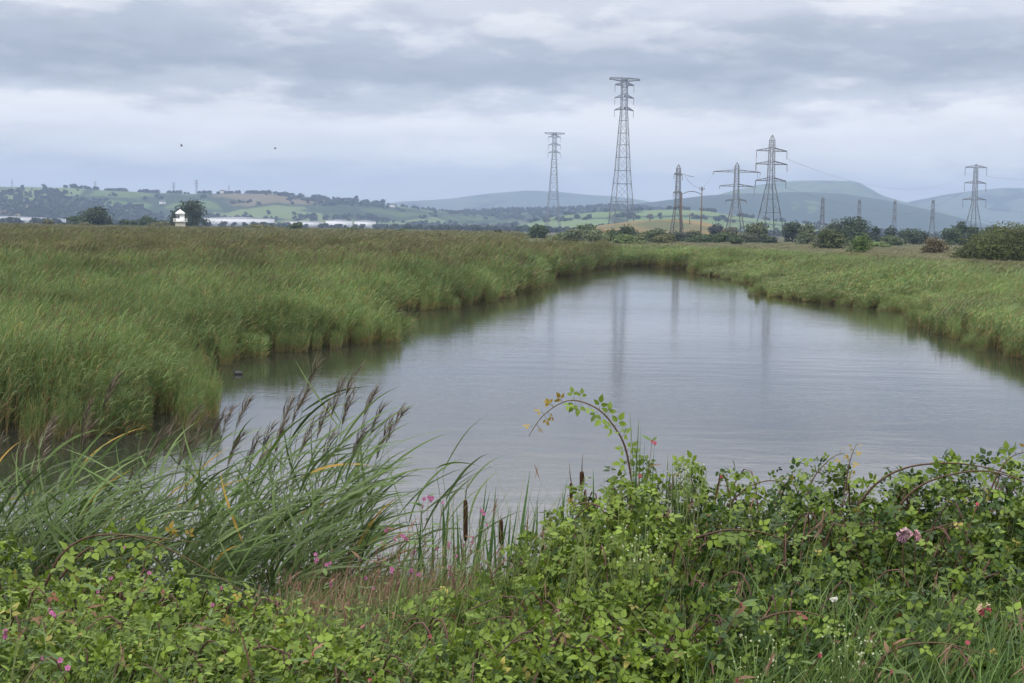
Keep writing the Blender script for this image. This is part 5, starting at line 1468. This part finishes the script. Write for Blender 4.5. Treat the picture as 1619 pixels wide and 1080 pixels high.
# ---- grass and low herbs: nobody could count these
def grass_field(name, label, n, region, hgt, cols, lean=0.35, w=.003, seeds=0.0):
    x, y = region(n); n = len(x); z = gza(x, y) - .02
    h = hgt(x, y) * rnd(n, .55, 1.15); a = rng.normal(0.2, 1.1, n); ln = rnd(n, .1, 1.0) * lean * h
    b = np.stack([x, y, z], -1); d = np.stack([np.cos(a) * ln, np.sin(a) * ln, h], -1)
    P = np.stack([b, b + d * np.array((.25, .25, .5)), b + d * np.array((.65, .65, .85)), b + d], 1)
    c = np.array(cols)[rng.integers(0, len(cols), n)] * rnd(n, .7, 1.3)[:, None]
    sd_ = norm(np.stack([rng.normal(0, 1, n), rng.normal(0, .5, n), 0 * a], -1))
    m = MB(); m.ribbons(P, np.array([1, .9, .65, .08])[None] * (w * rnd(n, .6, 1.4))[:, None], sd_, c)
    if seeds > 0:
        k = rng.random(n) < seeds; t_ = (b + d)[k]; q = len(t_)
        for r in range(3):
            dv = norm(np.stack([rnd(q, -.3, .8), rnd(q, -.4, .4), rnd(q, .5, 1.0)], -1)); l2 = rnd(q, .04, .09)[:, None]
            m.ribbons(np.stack([t_ - dv * l2 * .6, t_, t_ + dv * l2 * .5], 1), np.array([.0008, .003, .0008]), norm(np.cross(dv, rng.normal(0, 1, (q, 3)))), np.array((.25, .15, .11)) * rnd(q, .7, 1.4)[:, None])
    o = m.build(name, M_GRASS); tag(o, label, 'grass', kind='stuff')


def band(px0, px1, y0, y1):
    def f(n):
        y = np.sqrt(rnd(n, y0 * y0, y1 * y1)); px = rnd(n, px0, px1); return (px - 809.5) / FPX * y * 1.0, y
    return f


MEADOW = [(.12, .16, .05), (.17, .19, .07), (.20, .15, .085), (.10, .15, .04), (.22, .20, .10), (.085, .125, .035), (.24, .15, .11)]
GREENG = [(.085, .155, .035), (.115, .19, .045), (.065, .12, .03), (.14, .20, .06), (.15, .17, .06)]
mh = lambda x, y: np.interp(y, [3.8, 4.6, 5.4, 6.2, 7.0, 7.8, 9.0], [.12, .22, .42, .66, 1.00, 1.25, 1.1])
grass_field('meadow_grass', 'tangled meadow grass with reddish seed heads between the reeds and the bramble slope', 11000, band(430, 870, 4.9, 7.6), mh, MEADOW, .55, .0030, .10)
grass_field('bank_grass', 'low mixed grass along the bottom of the picture', 9000, band(-150, 1780, 3.6, 5.4), lambda x, y: np.interp(y, [3.7, 4.3, 5.2], [.30, .34, .36]), GREENG, .9, .0026, .01)
grass_field('waterside_grass', 'dark waterside grass and sedge at the foot of the bank among the reeds', 9000, band(-150, 700, 5.6, 8.2), lambda x, y: np.interp(y, [5.6, 6.5, 7.4, 8.2], [.4, .65, .95, 1.1]), [(.05, .09, .03), (.07, .12, .04), (.10, .15, .05), (.12, .11, .05)], .5, .0045)
grass_field('corner_grass', 'bright green grass in the bottom right corner below the brambles', 5000, band(1080, 1780, 3.75, 4.75), lambda x, y: np.interp(y, [3.7, 4.3, 4.75], [.42, .46, .50]), GREENG[:4], .8, .0034, .02)


def herbs(name, label, n, region, hgt, size):
    x, y = region(n); z = gza(x, y); h = hgt(x, y)
    p = np.stack([x, y, z + h * rnd(n, .15, 1.0)], -1)
    nr = norm(np.array((0, -.3, .9)) + rng.normal(0, .45, (n, 3))); ax = norm(rng.normal(0, 1, (n, 3)) * (1, 1, .4))
    k = rng.random(n) < .45
    c = bramble_cols(n, .35)
    m = MB(); m.scatter(ONE_V, ONE_F, p[k], frames(ax, nr)[k], size * rnd(int(k.sum()), .5, 1.2), c[k]); m.scatter(LAN_V, LAN_F, p[~k], frames(ax, nr)[~k], size * 1.6 * rnd(int((~k).sum()), .5, 1.2), c[~k])
    o = m.build(name, M_LEAF); tag(o, label, 'undergrowth', kind='stuff')


grass_field('crest_grass', 'thin grass stems rising through the brambles', 1300, band(600, 1780, 4.6, 6.4), lambda x, y: np.interp(y, [4.6, 5.4, 6.3], [.62, .85, 1.12]), [(.12, .17, .05), (.17, .18, .07), (.09, .14, .04)], .5, .0020, .03)


herbs('undergrowth', 'low leafy herbs covering the bank between the bramble mounds', 22000, band(-150, 1780, 3.6, 6.2), lambda x, y: np.interp(y, [3.7, 4.6, 5.4, 6.2], [.36, .34, .42, .5]) * np.where(x > .14 * y, .55, 1), .027)


# ------------------------------------------------------------------ birds
def flying_bird(px, py, D, label, up=0.5):
    c = at_h(px, py, D); t = thing('bird', label, 'bird', c, 'birds flying over the marsh'); s = 1.0
    b = MB(); u = np.linspace(0, 1, 12); x = (u - .5) * .5
    r = np.array([.005, .03, .045, .05, .065, .08, .085, .08, .06, .035, .025, .012])
    b.tube(np.stack([c[0] + x, np.full(12, c[1]), c[2] + .02 * np.sin(u * 3)], -1), r, 8)
    for sg in (-1, 1):
        P = [c + (0.05, 0, .03), c + (.02, sg * .22, .03 + up * .16), c + (-.08, sg * .45, .03 + up * .22)]
        V = [P[0] + (.07, 0, 0), P[0] - (.08, 0, 0), P[1] + (.06, 0, 0), P[1] - (.09, 0, 0), P[2] + (.02, 0, 0), P[2] - (.05, 0, 0)]
        V = np.array(V); T = V + (0, 0, .012)
        b.add(np.vstack([V, T]), np.array([(0, 2, 3, 1), (2, 4, 5, 3), (6, 7, 9, 8), (8, 9, 11, 10), (0, 6, 8, 2), (2, 8, 10, 4), (1, 3, 9, 7), (3, 5, 11, 9), (4, 10, 11, 5)]))
    b.build('body', M_BIRD, t, smooth=True)


flying_bird(287, 231, 210, 'dark bird flying in the sky above the lighthouse', 1.2)
flying_bird(435, 235, 230, 'dark bird flying further right in the sky, above the long white warehouse', 0.9)
c = at_z(377, 592, 0.0); t = thing('duck', 'small dark water bird swimming beside the left reed bed', 'bird', c)
b = MB(); u = np.linspace(0, 1, 12); b.tube(np.stack([c[0] + (u - .5) * .26, np.full(12, c[1]), c[2] + .03 + .02 * (2 * u - 1) ** 2], -1), np.array([.008, .025, .042, .052, .058, .06, .058, .052, .044, .034, .02, .01]), 10)
b.tube([c + (-.09, 0, .05), c + (-.112, 0, .08), c + (-.112, 0, .105)], [.03, .022, .02], 8); b.lathe([(.002, .142), (.018, .136), (.027, .117), (.018, .098), (.002, .092)], 10, c + (-.118, 0, 0)); b.tube([c + (-.14, 0, .116), c + (-.168, 0, .11)], [.009, .003], 6)
b.build('body', M_BIRD, t, smooth=True)
